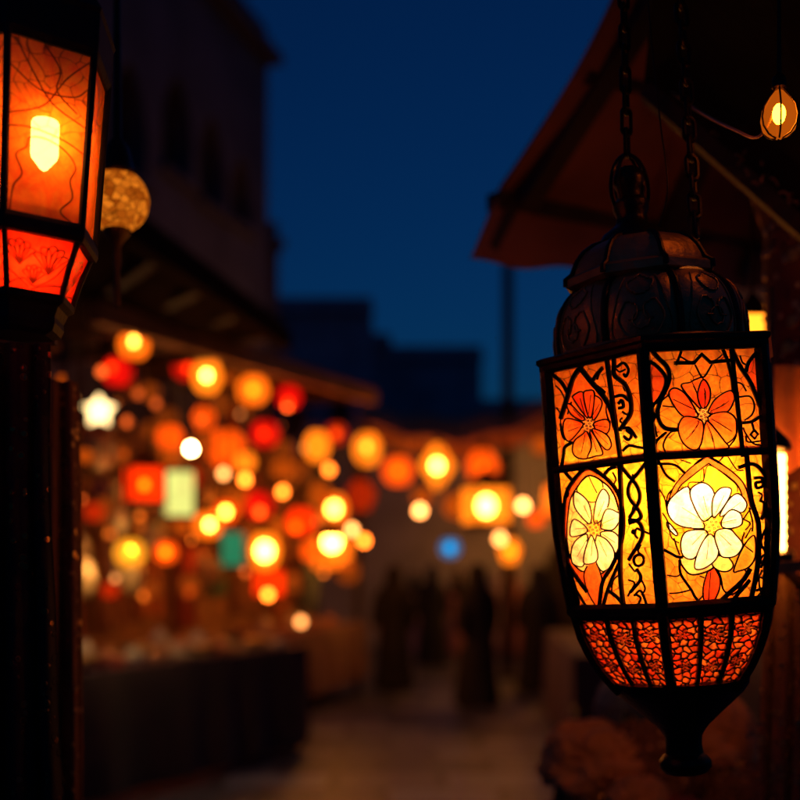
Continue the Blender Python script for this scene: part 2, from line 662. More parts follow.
def design_a():
    D = Draw()
    u = lambda L: [((640 + x / 5.714 - 650) / 1.18, 4 + y / 5.714) for x, y in L]
    l = lambda L: [((640 + x / 5. - 650) / 1.18, 104 + y / 5.) for x, y in L]
    D.base = AMBER
    D.zone = [(107, 175, YEL), (175, 258, (.95, .34, .025))]
    D.fill(u([(40, 70), (130, 100), (178, 175), (165, 240), (75, 345), (30, 300)]), ORANGE, 0)
    D.fill(u([(560, 40), (730, 40), (730, 600), (585, 600)]), (.95, .34, .03), 0, False)
    D.fill(u([(720, 60), (640, 120), (635, 200), (720, 380)]), ORANGE, 0, False)
    D.fill(l([(515, 30), (660, 30), (660, 780), (540, 780)]), (.95, .42, .03), 0, False)
    # upper thick tracery
    for L, w in (([(50, 72), (110, 92), (165, 150), (178, 200), (140, 280), (75, 348)], 1.7),
                 ([(140, 62), (190, 125), (192, 200), (140, 300), (118, 380), (150, 450), (232, 466)], 2.1),
                 ([(345, 112), (385, 182), (440, 112)], .9),
                 ([(240, 110), (262, 62)], 1.2), ([(515, 60), (528, 100), (545, 200), (548, 300)], 1.6),
                 ([(88, 575), (105, 520), (160, 476)], 1.4), ([(75, 348), (103, 378), (85, 430)], 1.3),
                 ([(565, 60), (600, 140), (650, 230), (705, 400)], 2.0), ([(695, 55), (645, 110), (625, 165)], 1.8),
                 ([(585, 445), (640, 440), (705, 405)], 1.6), ([(640, 440), (650, 488)], 1.1), ([(602, 515), (612, 552), (690, 550)], .9),
                 ([(580, 300), (640, 300), (662, 350), (645, 400), (600, 432)], .9), ([(560, 215), (600, 230), (622, 270)], .9)):
        D.line(u(L), w)
    D.line(u([(230, 98), (340, 102), (385, 55), (430, 102), (548, 95)]), 1.8, smooth=False)
    D.line(u([(650, 488), (672, 512), (650, 536), (628, 512), (650, 488)]), 1.2, smooth=False)
    cc = (372, 388)
    for L, c in (([(335, 370), (280, 270), (225, 235), (190, 262), (215, 335), (262, 392), (335, 397)], (.93, .14, .012)),
                 ([(352, 350), (262, 228), (310, 208), (345, 192), (385, 192), (362, 320)], (.94, .20, .015)),
                 ([(362, 345), (348, 270), (385, 195), (418, 245), (415, 305), (390, 348)], REDOR),
                 ([(402, 368), (450, 302), (530, 262), (553, 300), (525, 362), (485, 388), (420, 388)], (.93, .13, .01)),
                 ([(412, 392), (500, 380), (550, 420), (550, 500), (505, 548), (470, 540), (402, 435)], (.95, .22, .015)),
                 ([(378, 440), (402, 432), (478, 538), (500, 578), (420, 590), (340, 580), (362, 500)], (.95, .26, .02)),
                 ([(338, 408), (265, 396), (228, 455), (250, 540), (312, 582), (352, 540), (368, 442)], (.94, .19, .015))):
        D.fill(u(L), c, .8, grad=(u([cc])[0], (.90, .06, .008), 26))
        tip = np.mean(np.array(L), 0)
        for a in (.35, .62):
            x, y = cc[0] + (tip[0] - cc[0]) * a, cc[1] + (tip[1] - cc[1]) * a
            x2, y2 = cc[0] + (tip[0] - cc[0]) * (a + .8), cc[1] + (tip[1] - cc[1]) * (a + .8)
            D.line(u([(x + 9 * a, y), ((x + x2) / 2 + 6, (y + y2) / 2 + 4), (x2 - 8 * a, y2)]), .28)
    for c in u([cc]):
        D.stamens(c, 7.2, (.98, .5, .12))
    # lower panel
    D.fill(l([(120, 265), (160, 180), (240, 100), (330, 45), (430, 110), (500, 190), (522, 300), (535, 420), (470, 600), (330, 640), (180, 540)]), YEL, .8)
    band = smooth_pts([(118, 270), (160, 178), (240, 98), (330, 42)], 6) + smooth_pts([(330, 42), (430, 108), (503, 188), (530, 300)], 6)
    bandi = smooth_pts([(495, 250), (470, 190), (420, 140), (335, 76)], 6) + smooth_pts([(335, 76), (225, 150), (185, 185), (140, 262)], 6)
    D.fill(l(band + bandi), (.9, .17, .02), .7, False)
    D.fill(l([(230, 170), (300, 160), (335, 85), (420, 145), (470, 210), (400, 300), (260, 280)]), (.99, .47, .03), .5)
    D.line(l([(310, 100), (305, 170)]), .5)
    D.fill(l([(375, 640), (385, 690), (425, 720), (470, 695), (505, 620), (470, 590), (360, 570)]), (.95, .33, .025), .9)
    D.fill(l([(440, 600), (490, 490), (545, 440), (552, 540), (520, 590), (465, 607)]), (.95, .40, .03), .9)
    D.fill(l([(320, 570), (285, 650), (278, 720), (312, 772), (360, 700), (368, 640), (345, 590)]), REDOR, .8)
    D.line(l([(322, 590), (312, 680), (305, 745)]), .4)
    D.fill(l([(170, 520), (200, 595), (255, 607), (335, 578), (300, 520)]), PALE, 1.0)
    D.fill(l([(340, 535), (395, 525), (437, 572), (415, 602), (370, 600), (330, 570)]), (1., .72, .2), .8)
    fc = (330, 375)
    for L in ([(225, 182), (140, 235), (120, 300), (170, 365), (285, 388), (288, 350), (240, 250)],
              [(285, 348), (238, 240), (245, 190), (305, 168), (352, 215), (345, 300), (330, 335)],
              [(340, 335), (345, 250), (385, 200), (437, 205), (425, 250), (375, 315)],
              [(375, 335), (420, 262), (470, 230), (512, 280), (490, 322), (440, 315)],
              [(385, 352), (430, 308), (478, 328), (482, 380), (430, 397), (385, 388)],
              [(118, 345), (160, 400), (150, 412), (115, 370)],
              [(288, 395), (205, 398), (175, 450), (185, 515), (240, 528), (290, 445), (312, 412)],
              [(330, 420), (362, 490), (350, 540), (290, 580), (240, 578), (250, 520), (290, 445)],
              [(362, 400), (420, 400), (452, 430), (487, 482), (450, 532), (382, 532), (360, 490), (345, 432)]):
        D.fill(l(L), CREAM, .75, grad=(l([fc])[0], (1., .60, .12), 24))
        tip = np.mean(np.array(L), 0)
        D.line(l([(fc[0] + (tip[0] - fc[0]) * .5, fc[1] + (tip[1] - fc[1]) * .5), (fc[0] + (tip[0] - fc[0]) * 1.2 + 6, fc[1] + (tip[1] - fc[1]) * 1.2)]), .2)
    for c in l([fc]):
        D.stamens(c, 8.5, (.98, .52, .06))
    for L, w in (([(318, 790), (400, 722), (480, 660), (525, 600)], 2.4), ([(400, 785), (470, 712), (525, 655)], 2.0),
                 ([(122, 498), (150, 515), (180, 520)], 1.4), ([(163, 530), (165, 600), (215, 680), (240, 725), (305, 785)], 1.3),
                 ([(118, 792), (180, 745), (245, 742)], 1.3), ([(100, 65), (170, 75), (218, 118)], 1.2), ([(100, 65), (125, 120), (165, 155)], 1.2),
                 ([(378, 78), (415, 42)], .7), ([(430, 45), (470, 112), (505, 120)], .6), ([(200, 52), (250, 72)], .6),
                 ([(490, 355), (525, 380), (500, 410)], .7), ([(495, 420), (485, 470), (540, 520)], .7), ([(530, 400), (500, 450)], .7),
                 ([(478, 105), (550, 92), (600, 138), (622, 220), (595, 330), (578, 365)], 1.9),
                 ([(552, 160), (590, 162), (594, 200), (565, 208), (560, 185), (578, 182)], 1.5), ([(575, 270), (597, 288), (590, 345)], 1.2),
                 ([(622, 375), (578, 470), (605, 530), (580, 600)], 1.3), ([(600, 420), (610, 470), (640, 500)], 1.0), ([(640, 560), (600, 640), (612, 690), (560, 710)], 1.3),
                 ([(590, 610), (575, 660), (600, 760)], 1.0), ([(630, 680), (640, 740)], .9)):
        D.line(l(L), w)
    D.line(l([(600 + 20 * math.cos(t), 562 + 24 * math.sin(t)) for t in np.linspace(0, 6.283, 12)]), 1.1)
    D.line(l([(522, 34), (530, 250), (565, 400), (560, 600), (528, 785)]), 2.6)
    D.line(u([(552, 40), (575, 590)]), 2.3)
    for L, w in (([(78, 352), (120, 392), (150, 452)], .9), ([(195, 265), (150, 300)], .8), ([(60, 430), (95, 425), (110, 500)], .9), ([(150, 330), (215, 340)], .7),
                 ([(232, 470), (180, 480), (140, 540), (150, 590)], .9), ([(555, 430), (545, 520), (500, 575)], .8), ([(265, 62), (300, 85), (340, 102)], .7),
                 ([(500, 62), (470, 85), (430, 102)], .7), ([(600, 70), (612, 110), (640, 125)], .9), ([(590, 470), (600, 500), (640, 560), (690, 575)], .8), ([(668, 300), (690, 350)], .9)):
        D.line(u(L), w)
    for L, w in (([(85, 180), (110, 230), (118, 290)], .7), ([(95, 300), (118, 345), (130, 420), (165, 450)], .7), ([(95, 600), (140, 610), (165, 600)], .8), ([(100, 690), (150, 690), (215, 680)], .9),
                 ([(535, 300), (500, 345), (490, 355)], .7), ([(600, 230), (625, 260), (620, 300)], .9), ([(570, 230), (590, 245), (580, 270)], 1.), ([(640, 420), (610, 440), (600, 480)], 1.),
                 ([(570, 640), (600, 650), (625, 620)], 1.), ([(560, 760), (590, 720), (640, 700)], 1.), ([(240, 742), (270, 720), (280, 700)], .8)):
        D.line(l(L), w)
    return D


def design_b():
    D = Draw()

    def u(L):
        o = []
        for x, y in L:
            px, py = 540 + x / 6.667, 350 + y / 6.667
            yt = 370 - (px - 543) * .224
            yr = 468 - (px - 543) * .12
            o.append(((px - 543) / 1.07, (py - yt) / (yr - yt) * 108))
        return o

    def l(L):
        o = []
        for x, y in L:
            px, py = 540 + x / 5., 450 + y / 5.
            q = max(0, (py - 468) / 137)
            xl, xr = 545 + 30 * q ** 1.6, 650 + 10 * (py - 455) / 150
            X = (px - xl) / (xr - xl) * 100
            yt, yb = 468 - X * .128, 603 + X * .09
            o.append((X, 108 + (py - yt) / (yb - yt) * 150))
        return o
    D.base = (.94, .27, .02)
    D.zone = [(80, 108, (.98, .55, .04)), (108, 190, (.98, .46, .025)), (190, 258, (.95, .34, .025))]
    D.fill(u([(90, 690), (100, 470), (180, 330), (282, 150), (370, 240), (470, 380), (505, 520), (510, 690), (300, 730)]), (.93, .20, .015), 0, False)
    D.fill(u([(95, 740), (130, 600), (190, 640), (215, 730)]), (.99, .72, .04), 0, False)
    for L, w in (([(282, 145), (225, 215), (180, 320), (112, 470)], 2.6), ([(288, 145), (355, 225), (440, 325), (488, 420), (502, 520)], 2.6),
                 ([(75, 190), (140, 240), (182, 310)], 2.0), ([(445, 140), (395, 190), (362, 232)], 2.0), ([(378, 245), (420, 275), (450, 300)], 1.4),
                 ([(115, 695), (128, 650), (185, 618)], 1.7), ([(105, 500), (125, 590), (190, 622)], 1.3),
                 ([(200, 360), (180, 400), (165, 440)], .8), ([(528, 118), (525, 185), (590, 245), (622, 330), (618, 430), (562, 508), (535, 540)], 2.3),
                 ([(545, 135), (590, 108), (622, 150), (602, 195), (588, 180)], 1.3), ([(518, 325), (570, 318), (612, 350)], 1.6),
                 ([(538, 400), (570, 390), (562, 350), (538, 370)], 1.6), ([(545, 530), (600, 528), (645, 592)], 1.5),
                 ([(558, 580), (590, 602), (612, 570), (580, 540)], 1.5), ([(545, 672), (590, 640), (645, 650)], 1.4), ([(555, 460), (540, 480), (560, 500)], 1.)):
        D.line(u(L), w)
    D.line(u([(482, 110), (525, 720)]), 2.6)
    cc = (310, 500)
    for L, c in (([(345, 450), (360, 330), (402, 330), (422, 372), (380, 450), (350, 475)], (.92, .15, .012)),
                 ([(300, 455), (225, 355), (215, 322), (290, 300), (315, 440)], REDOR),
                 ([(265, 480), (190, 440), (163, 382), (190, 375), (250, 430), (288, 462)], (.93, .16, .012)),
                 ([(315, 445), (292, 312), (330, 285), (372, 302), (345, 442)], (.92, .11, .01)),
                 ([(360, 490), (440, 470), (467, 500), (450, 552), (400, 572), (355, 520)], (.92, .13, .01)),
                 ([(265, 520), (180, 602), (140, 602), (122, 540), (150, 468), (262, 490)], (.94, .22, .018)),
                 ([(350, 530), (440, 570), (467, 630), (440, 667), (400, 642), (345, 560)], (.95, .25, .02)),
                 ([(300, 550), (260, 570), (200, 610), (182, 680), (220, 717), (292, 717), (325, 640)], (.95, .27, .02)),
                 ([(335, 550), (372, 612), (402, 690), (350, 705), (290, 715), (325, 640), (320, 552)], (.96, .33, .03))):
        D.fill(u(L), c, .75, grad=(u([cc])[0], (.90, .06, .008), 26))
        tip = np.mean(np.array(L), 0)
        D.line(u([(cc[0] + (tip[0] - cc[0]) * .45, cc[1] + (tip[1] - cc[1]) * .45), (cc[0] + (tip[0] - cc[0]) * 1.3 + 8, cc[1] + (tip[1] - cc[1]) * 1.3)]), .28)
    for c in u([cc]):
        D.stamens(c, 7.5, (.97, .42, .08))
    oval = [(220, 88), (140, 150), (97, 230), (95, 400), (120, 520), (190, 620), (270, 720), (292, 772), (305, 740), (315, 640), (362, 560), (405, 450), (412, 330), (382, 210), (312, 130)]
    D.fill(l(oval), (.86, .12, .012), 2.2)
    D.fill(l([(225, 122), (160, 180), (120, 250), (113, 400), (140, 520), (205, 580), (250, 560), (300, 600), (352, 552), (388, 450), (392, 330), (362, 222), (310, 160)]), PALE, .9)
    D.fill(l([(225, 125), (160, 185), (200, 235), (262, 250), (300, 190), (290, 150)]), (.99, .60, .06), .6)
    D.line(l([(225, 125), (245, 165), (270, 208)]), .5)
    D.fill(l([(262, 535), (215, 590), (240, 680), (290, 752), (302, 690), (308, 620)]), (.88, .14, .015), .8)
    fc = (260, 375)
    for L in ([(225, 352), (150, 275), (150, 200), (215, 240), (240, 300), (242, 338)],
              [(255, 342), (265, 250), (300, 190), (332, 220), (330, 270), (290, 345)],
              [(295, 352), (320, 290), (370, 300), (397, 330), (360, 388), (300, 382)],
              [(215, 398), (140, 412), (128, 370), (150, 330), (215, 370)],
              [(300, 397), (360, 400), (392, 440), (380, 502), (350, 480), (300, 422)],
              [(225, 407), (215, 500), (205, 557), (150, 537), (140, 480), (165, 430)],
              [(285, 415), (330, 440), (367, 500), (355, 560), (310, 587), (272, 530), (270, 430)],
              [(255, 420), (282, 500), (272, 540), (215, 545), (210, 500), (237, 420)]):
        D.fill(l(L), (1., .88, .48), .75, grad=(l([fc])[0], (1., .58, .10), 24))
        tip = np.mean(np.array(L), 0)
        D.line(l([(fc[0] + (tip[0] - fc[0]) * .5, fc[1] + (tip[1] - fc[1]) * .5), (fc[0] + (tip[0] - fc[0]) * 1.2 + 6, fc[1] + (tip[1] - fc[1]) * 1.2)]), .2)
    for c in l([fc]):
        D.stamens(c, 8.5, (.95, .42, .05))
    for L, w in (([(92, 100), (120, 130), (145, 150)], 1.8), ([(302, 132), (335, 95), (378, 80)], 1.8), ([(128, 545), (175, 660), (205, 765)], 2.2),
                 ([(392, 560), (345, 670), (320, 770)], 1.8), ([(340, 680), (390, 720), (435, 785)], 1.8), ([(365, 650), (335, 690), (330, 745)], 1.),
                 ([(355, 110), (370, 140), (362, 165)], .9), ([(160, 640), (190, 680), (250, 770)], 1.3),
                 ([(492, 108), (442, 170), (440, 232), (488, 300), (497, 340), (442, 362)], 1.9), ([(430, 118), (480, 180), (492, 250), (442, 335)], 1.9),
                 ([(440, 345), (490, 360), (507, 430), (442, 542)], 2.0), ([(455, 405), (465, 412), (470, 404), (462, 398), (455, 405)], 1.3),
                 ([(480, 588), (500, 640), (452, 702)], 1.7), ([(470, 720), (500, 700), (525, 762)], 1.2), ([(475, 790), (500, 740), (480, 715)], 1.2),
                 ([(500, 640), (520, 690), (505, 720)], 1.)):
        D.line(l(L), w)
    D.line(l([(490 + 24 * math.cos(t), 547 + 28 * math.sin(t)) for t in np.linspace(0, 6.283, 12)]), 1.4)
    D.line(l([(394, 55), (402, 300), (402, 600), (425, 785)]), 2.6)
    for L, w in (([(90, 260), (130, 300), (165, 380)], .8), ([(85, 400), (110, 440), (108, 500)], .8), ([(470, 480), (490, 500), (492, 540)], .9), ([(455, 360), (448, 430), (470, 500)], .8),
                 ([(530, 140), (560, 165), (600, 150)], .9), ([(600, 230), (580, 260), (590, 290)], 1.), ([(560, 420), (590, 440), (612, 420)], 1.), ([(420, 170), (400, 215)], 1.)):
        D.line(u(L), w)
    for L, w in (([(96, 180), (115, 205), (100, 235)], .9), ([(95, 500), (125, 560), (128, 640)], .9), ([(440, 240), (462, 262), (455, 300)], 1.), ([(500, 400), (478, 390), (470, 420), (485, 440)], 1.1),
                 ([(440, 560), (470, 600), (480, 590)], 1.), ([(455, 120), (465, 150)], .9), ([(500, 470), (485, 500), (500, 520)], 1.), ([(440, 640), (470, 660), (440, 720)], 1.), ([(395, 610), (365, 640), (360, 700)], .9)):
        D.line(l(L), w)
    return D


# ------------------------------------------------------------------ the big stained-glass lantern
LRIM, LLOW = .609, .252
A0 = -109.5
G0 = A0 - 20.


def face_point(k, X, Y, off=0., prof=None, top=LRIM, low=LLOW, span=258.):
    v = Y / span
    z = top - v * (top - low)
    r = prof(z)
    a, b = R(A0 + 60 * k), R(A0 + 60 * k + 60)
    A = Vector((r * math.cos(a), r * math.sin(a), z))
    B = Vector((r * math.cos(b), r * math.sin(b), z))
    n = Vector((math.cos((a + b) / 2), math.sin((a + b) / 2), 0))
    return A.lerp(B, X / 100) + n * off


def lerp_prof(table):
    zs = [t[0] for t in table]
    rs = [t[1] for t in table]
    return lambda z: float(np.interp(z, zs, rs))


BODY = lerp_prof([(.252, .157), (.30, .1645), (.36, .171), (.42, .173), (.50, .1735), (.609, .1735)])
BOWL = lerp_prof([(.128, .092), (.14, .103), (.165, .122), (.19, .136), (.215, .1465), (.252, .155)])


def glass_grid(name, nx, ny, fn, colfn, leadfn=None, mat=None, parent=None):
    """One pane: a fine grid whose colour attribute carries the colours of its pieces of glass."""
    u = np.linspace(0, 1, nx + 1)
    v = np.linspace(0, 1, ny + 1)
    UU, VV = np.meshgrid(u, v)
    col = colfn(UU, VV)
    lead = leadfn(UU, VV) if leadfn else np.zeros(UU.shape)
    vs = [fn(UU[j, i], VV[j, i], lead[j, i]) for j in range(ny + 1) for i in range(nx + 1)]
    W = nx + 1
    fs = [(j * W + i, j * W + i + 1, (j + 1) * W + i + 1, (j + 1) * W + i) for j in range(ny) for i in range(nx)]
    me = bpy.data.meshes.new(name)
    me.from_pydata([tuple(p) for p in vs], [], fs)
    me.polygons.foreach_set('use_smooth', [True] * len(fs))
    ca = me.attributes.new('glass', 'FLOAT_COLOR', 'POINT')
    rgba = np.ones((len(vs), 4), np.float32)
    rgba[:, :3] = col.reshape(-1, 3)
    ca.data.foreach_set('color', rgba.ravel())
    la = me.attributes.new('lead', 'FLOAT', 'POINT')
    la.data.foreach_set('value', lead.astype(np.float32).ravel())
    return obj(name, me, mat, parent)


def paint(D, X, Y):
    col = np.zeros(X.shape + (3,))
    col[:] = D.base
    wob = 5 * np.sin(X * .11 + 1) + 3 * np.sin(X * .31 + Y * .05)
    for y0, y1, c in D.zone:
        k = np.clip((Y + wob - y0) / 16 + .5, 0, 1) * np.clip((y1 - Y - wob) / 16 + .5, 0, 1)
        col[:] = col * (1 - k[..., None]) + np.array(c) * k[..., None]
    for f in D.fills:
        poly, c = f[0], f[1]
        mn, mx = poly.min(0), poly.max(0)
        bb = (X >= mn[0]) & (X <= mx[0]) & (Y >= mn[1]) & (Y <= mx[1])
        k = np.zeros(X.shape, bool)
        k[bb] = inside(X[bb], Y[bb], poly)
        if len(f) > 2 and f[2] is not None:          # streaky glass: the colour runs from the heart of the flower outwards
            ctr, c2, rad = f[2]
            dx, dy = X[k] - ctr[0], Y[k] - ctr[1]
            th = np.arctan2(dy, dx * 1.12)
            t = np.clip(np.hypot(dx * 1.12, dy) / rad + .14 * np.sin(th * 23) + .10 * np.sin(th * 51 + 1), 0, 1)[:, None] ** 1.3
            col[k] = np.array(c2) * (1 - t) + np.array(c) * t
        else:
            col[k] = c
    return col


def web(D, X, Y):
    m = np.clip((.62 - cell_edges(X + 2 * np.sin(Y * .2), Y + 2.5 * np.sin(X * .17), web_seeds)) / .35 + .5, 0, 1) * .9
    for f in D.fills:
        if f[1] in (AMBER, ORANGE, YEL):
            continue
        poly = f[0]
        mn, mx = poly.min(0), poly.max(0)
        if (mx - mn).max() > 95:
            continue
        bb = (X >= mn[0]) & (X <= mx[0]) & (Y >= mn[1]) & (Y <= mx[1])
        k = np.zeros(X.shape, bool)
        k[bb] = inside(X[bb], Y[bb], poly)
        m[k] = 0
    return m


def cell_edges(X, Y, pts, warp=0.):
    """Second-nearest minus nearest seed distance: thin along the borders of the cells."""
    d = np.sqrt((X[..., None] - pts[:, 0]) ** 2 + (Y[..., None] - pts[:, 1]) ** 2)
    d.sort(axis=-1)
    return d[..., 1] - d[..., 0]


web_seeds = np.array([(i * 17. + (j % 2) * 8 - 4 + random.uniform(-6, 6), j * 15. - 4 + random.uniform(-5, 5)) for i in range(8) for j in range(19)])
tip = P(686, 775, 1.63)
L0 = thing('stained_glass_lantern', 'large hanging six-sided stained glass lantern with flower panes, brass dome and pointed foot, in focus', 'lantern',
           tip, None, (0, R(-4.0), 0))
DA, DB = design_a(), design_b()
pane_me = {}
for k in range(6):
    D = (DA, DB)[k % 2]
    par = L0
    if k < 2:
        pane = glass_grid('glass_pane', 190, 420, lambda u, v, q, k=k: face_point(k, u * 100, v * 258, -.004, BODY),
                          lambda U, V, D=D: paint(D, U * 100, V * 258), lambda U, V, D=D: web(D, U * 100, V * 258), M['glass'], L0)
        mb = MB()
        for ln, w in D.lines:
            ok = (ln[:, 0] > 1) & (ln[:, 0] < 99) & (ln[:, 1] > 3) & (ln[:, 1] < 255)
            pts = [face_point(k, x, y, -.0035 + w * .00055, BODY) for (x, y), q in zip(ln, ok) if q]
            mb.tube(pts, (w * .00140 + .0002) if w > 1 else (w * .00112 + .0003), 6 if w > .6 else 5)
        tr = mb.build('leaded_tracery', M['lead'], pane)
        pane_me[k] = (pane.data, tr.data)
    else:
        pane = obj('glass_pane', pane_me[k % 2][0], M['glass'], L0)
        pane.rotation_euler = (0, 0, R(60 * (k - k % 2)))
        obj('leaded_tracery', pane_me[k % 2][1], M['lead'], pane)
# frame: corner posts, rims, cross rails
for k in range(6):
    mb = MB()
    a = R(A0 + 60 * k)
    zs = np.linspace(LLOW + .004, LRIM - .004, 14)
    ur, ut = Vector((math.cos(a), math.sin(a), 0)), Vector((-math.sin(a), math.cos(a), 0))
    hw, vs, fs = .0085, [], []
    for z in zs:
        c = ur * BODY(z) + Vector((0, 0, z))
        for q in ((-hw, -.012), (hw, -.012), (hw * .95, .002), (hw * .35, .0062), (-hw * .35, .0062), (-hw * .95, .002)):
            vs.append(c + ut * q[0] + ur * q[1])
    for j in range(len(zs) - 1):
        for i in range(6):
            i2 = (i + 1) % 6
            fs.append((j * 6 + i, j * 6 + i2, j * 6 + 6 + i2, j * 6 + 6 + i))
    fs += [tuple(range(6)), tuple((len(zs) - 1) * 6 + i for i in range(6))]
    mb.add(vs, fs)
    mb.build('corner_post', M['iron'], L0, angle=25)
mb = MB()
ph = R(A0)
mb.lathe([(.163, LRIM - .014), (.177, LRIM - .014), (.181, LRIM - .009), (.181, LRIM - .003), (.185, LRIM), (.185, LRIM + .006), (.177, LRIM + .009), (.14, LRIM + .0115), (.14, LRIM - .01)], 6, phase=ph, ring=True)
mb.build('top_rim', M['iron'], L0, angle=20)
mb = MB()
mb.lathe([(.14, LLOW - .008), (.160, LLOW - .008), (.165, LLOW - .003), (.165, LLOW + .004), (.159, LLOW + .010), (.145, LLOW + .010)], 6, phase=ph, ring=True)
mb.build('lower_rim', M['iron'], L0, angle=20)
zr = LRIM - 110.5 / 258 * (LRIM - LLOW)
mb = MB()
mb.lathe([(BODY(zr) - .012, zr - .0045), (BODY(zr) + .004, zr - .0045), (BODY(zr) + .0055, zr), (BODY(zr) + .004, zr + .0045), (BODY(zr) - .012, zr + .0045)], 6, phase=ph, ring=True)
mb.build('cross_rail', M['iron'], L0, angle=20)
# pierced bowl
seeds = np.array([(i * 9.2 + (j % 2) * 4.6 - 4 + random.uniform(-2.3, 2.3), j * 9.4 - 4 + random.uniform(-2.3, 2.3)) for i in range(12) for j in range(14)])
bowl_me = None


def bowl_lead(U, V):
    X, Y = U * 100, V * 118
    e = cell_edges(X + 1.5 * np.sin(Y * .3), Y + 1.5 * np.sin(X * .4), seeds)
    m = np.clip((1.75 - e) / .9 + .5, 0, 1)
    for cx, cy, rr in ((18, 30, 9), (51, 34, 10), (82, 28, 9), (20, 75, 8), (50, 80, 9), (80, 74, 8)):
        th = np.arctan2(Y - cy, X - cx)
        fl = np.hypot(X - cx, Y - cy) - rr * (.75 + .3 * np.cos(6 * th))
        m = np.where(fl < -1, np.clip((.9 - np.abs(np.sin(3 * th)) * np.hypot(X - cx, Y - cy)) + .3, 0, 1), m)
        m = np.maximum(m, np.clip(1.3 - np.abs(fl) + .4, 0, 1))
    for c in (36, 66):
        m = np.maximum(m, np.clip(3.2 - np.abs(X - c) + .5, 0, 1))
    m = np.maximum(m, np.clip(7 - X, 0, 1))
    m = np.maximum(m, np.clip(X - 93, 0, 1))
    m = np.maximum(m, np.clip(8 - Y, 0, 1))
    m = np.maximum(m, np.clip(Y - 104, 0, 1))
    return m


def bowl_col(U, V):
    c = np.zeros(U.shape + (3,))
    c[:] = (.95, .13, .015)
    X, Y = U * 100, V * 118
    d = np.sqrt((X[..., None] - seeds[:, 0]) ** 2 + (Y[..., None] - seeds[:, 1]) ** 2).argmin(-1)
    c[(d % 3) == 0] = (.98, .26, .03)
    c[(d % 5) == 1] = (.88, .07, .01)
    return c


for k in range(6):
    if bowl_me is None:
        b = glass_grid('pierced_bowl_panel', 150, 170,
                       lambda u, v, q: face_point(0, u * 100, v * 118, -.004 + q * .0028, BOWL, .246, .130, 118.),
                       bowl_col, bowl_lead, M['glass'], L0)
        bowl_me = b.data
    else:
        b = obj('pierced_bowl_panel', bowl_me, M['glass'], L0)
        b.rotation_euler = (0, 0, R(60 * k))
for k in range(6):
    for c, rr in ((0, .0072), (36, .0034), (66, .0034)):
        mb = MB()
        mb.tube([face_point(k, c, y, -.001, BOWL, .246, .130, 118.) for y in np.linspace(0, 118, 12)], rr, 8)
        mb.build('bowl_rib', M['iron'], L0)
mb = MB()
mb.lathe([(0, -.002), (.012, .0), (.030, .004), (.0375, .013), (.0375, .022), (.032, .029), (.0275, .033), (.026, .045), (.027, .058), (.033, .068),
          (.040, .076), (.055, .090), (.075, .108), (.090, .122), (.098, .133), (.100, .142), (.085, .147), (0, .147)], 48)
mb.build('foot', M['iron'], L0)
# dome
DOME = [(.134, .612), (.137, .622), (.1385, .638), (.138, .655), (.1345, .675), (.127, .694), (.116, .708), (.100, .719)]
dsm = smooth_pts(DOME, 6)


def dome_pt(a, t, off=0.):
    r, z = dsm[min(int(t * (len(dsm) - 1)), len(dsm) - 1)]
    x = (a - R(G0)) / R(45) % 1.0
    r2 = r * (1 - .035 * (1 - abs(2 * x - 1)) ** .5 * 0 + 0) + off - .007 * (abs(2 * x - 1) ** 3)
    return Vector((r2 * math.cos(a), r2 * math.sin(a), z))


mb = MB()
NA, NT = 192, 40
vs = [dome_pt(2 * math.pi * i / NA, j / NT) for j in range(NT + 1) for i in range(NA)]
fs = [(j * NA + i, j * NA + (i + 1) % NA, (j + 1) * NA + (i + 1) % NA, (j + 1) * NA + i) for j in range(NT) for i in range(NA)]
mb.add(vs, fs)
mb.lathe([(.13, .608), (.143, .610), (.145, .617), (.141, .623), (.132, .624)], 64, ring=True)
dome = mb.build('dome', M['dome'], L0, angle=50)
for g in range(8):
    mb = MB()
    a0 = R(G0 + 45 * g)
    mb.tube([dome_pt(a0, t, .003) for t in np.linspace(0, 1, 24)], .0048, 8)
    mb.build('dome_rib', M['iron'], dome)
mb = MB()
for g in range(8):
    ac = R(G0 + 45 * g + 22.5)
    S2 = lambda L, mi: [dome_pt(ac + mi * R(x), t, .0012) for x, t in smooth_pts(L, 8)]
    for mi in (1, -1):
        mb.tube(S2([(0, .12), (9, .2), (13, .4), (8, .56), (2, .5), (3, .38), (7, .38)], mi), .0014, 6)
        mb.tube(S2([(0, .62), (6, .68), (8, .78), (4, .84), (0, .92)], mi), .0013, 6)
        mb.tube(S2([(16, .1), (17.5, .3), (14, .6), (10, .9)], mi), .001, 6)
        mb.tube(S2([(2, .06), (11, .08), (15, .16)], mi), .001, 6)
    mb.tube([dome_pt(ac + R(5 * math.cos(t)), .36 + .1 * math.sin(t), .001) for t in np.linspace(0, 6.283, 16)], .0014, 6)
mb.build('embossed_scroll', M['dome'], dome)
mb = MB()
mb.lathe([(.090, .716), (.104, .717), (.112, .722), (.112, .733), (.106, .737), (.101, .739), (.098, .748), (.092, .760), (.082, .772), (.068, .781), (.05, .786), (0, .787)], 8, phase=R(G0))
collar = mb.build('dome_collar', M['dome'], L0, angle=20)
for g in range(8):
    mb = MB()
    a0 = R(G0 + 45 * g)
    mb.tube([Vector((r * math.cos(a0), r * math.sin(a0), z)) for r, z in ((.112, .724), (.112, .733), (.102, .740), (.098, .748), (.092, .760), (.082, .772), (.068, .781), (.052, .786))], .0042, 8)
    mb.build('collar_rib', M['iron'], collar)
FX = -.075
mb = MB()
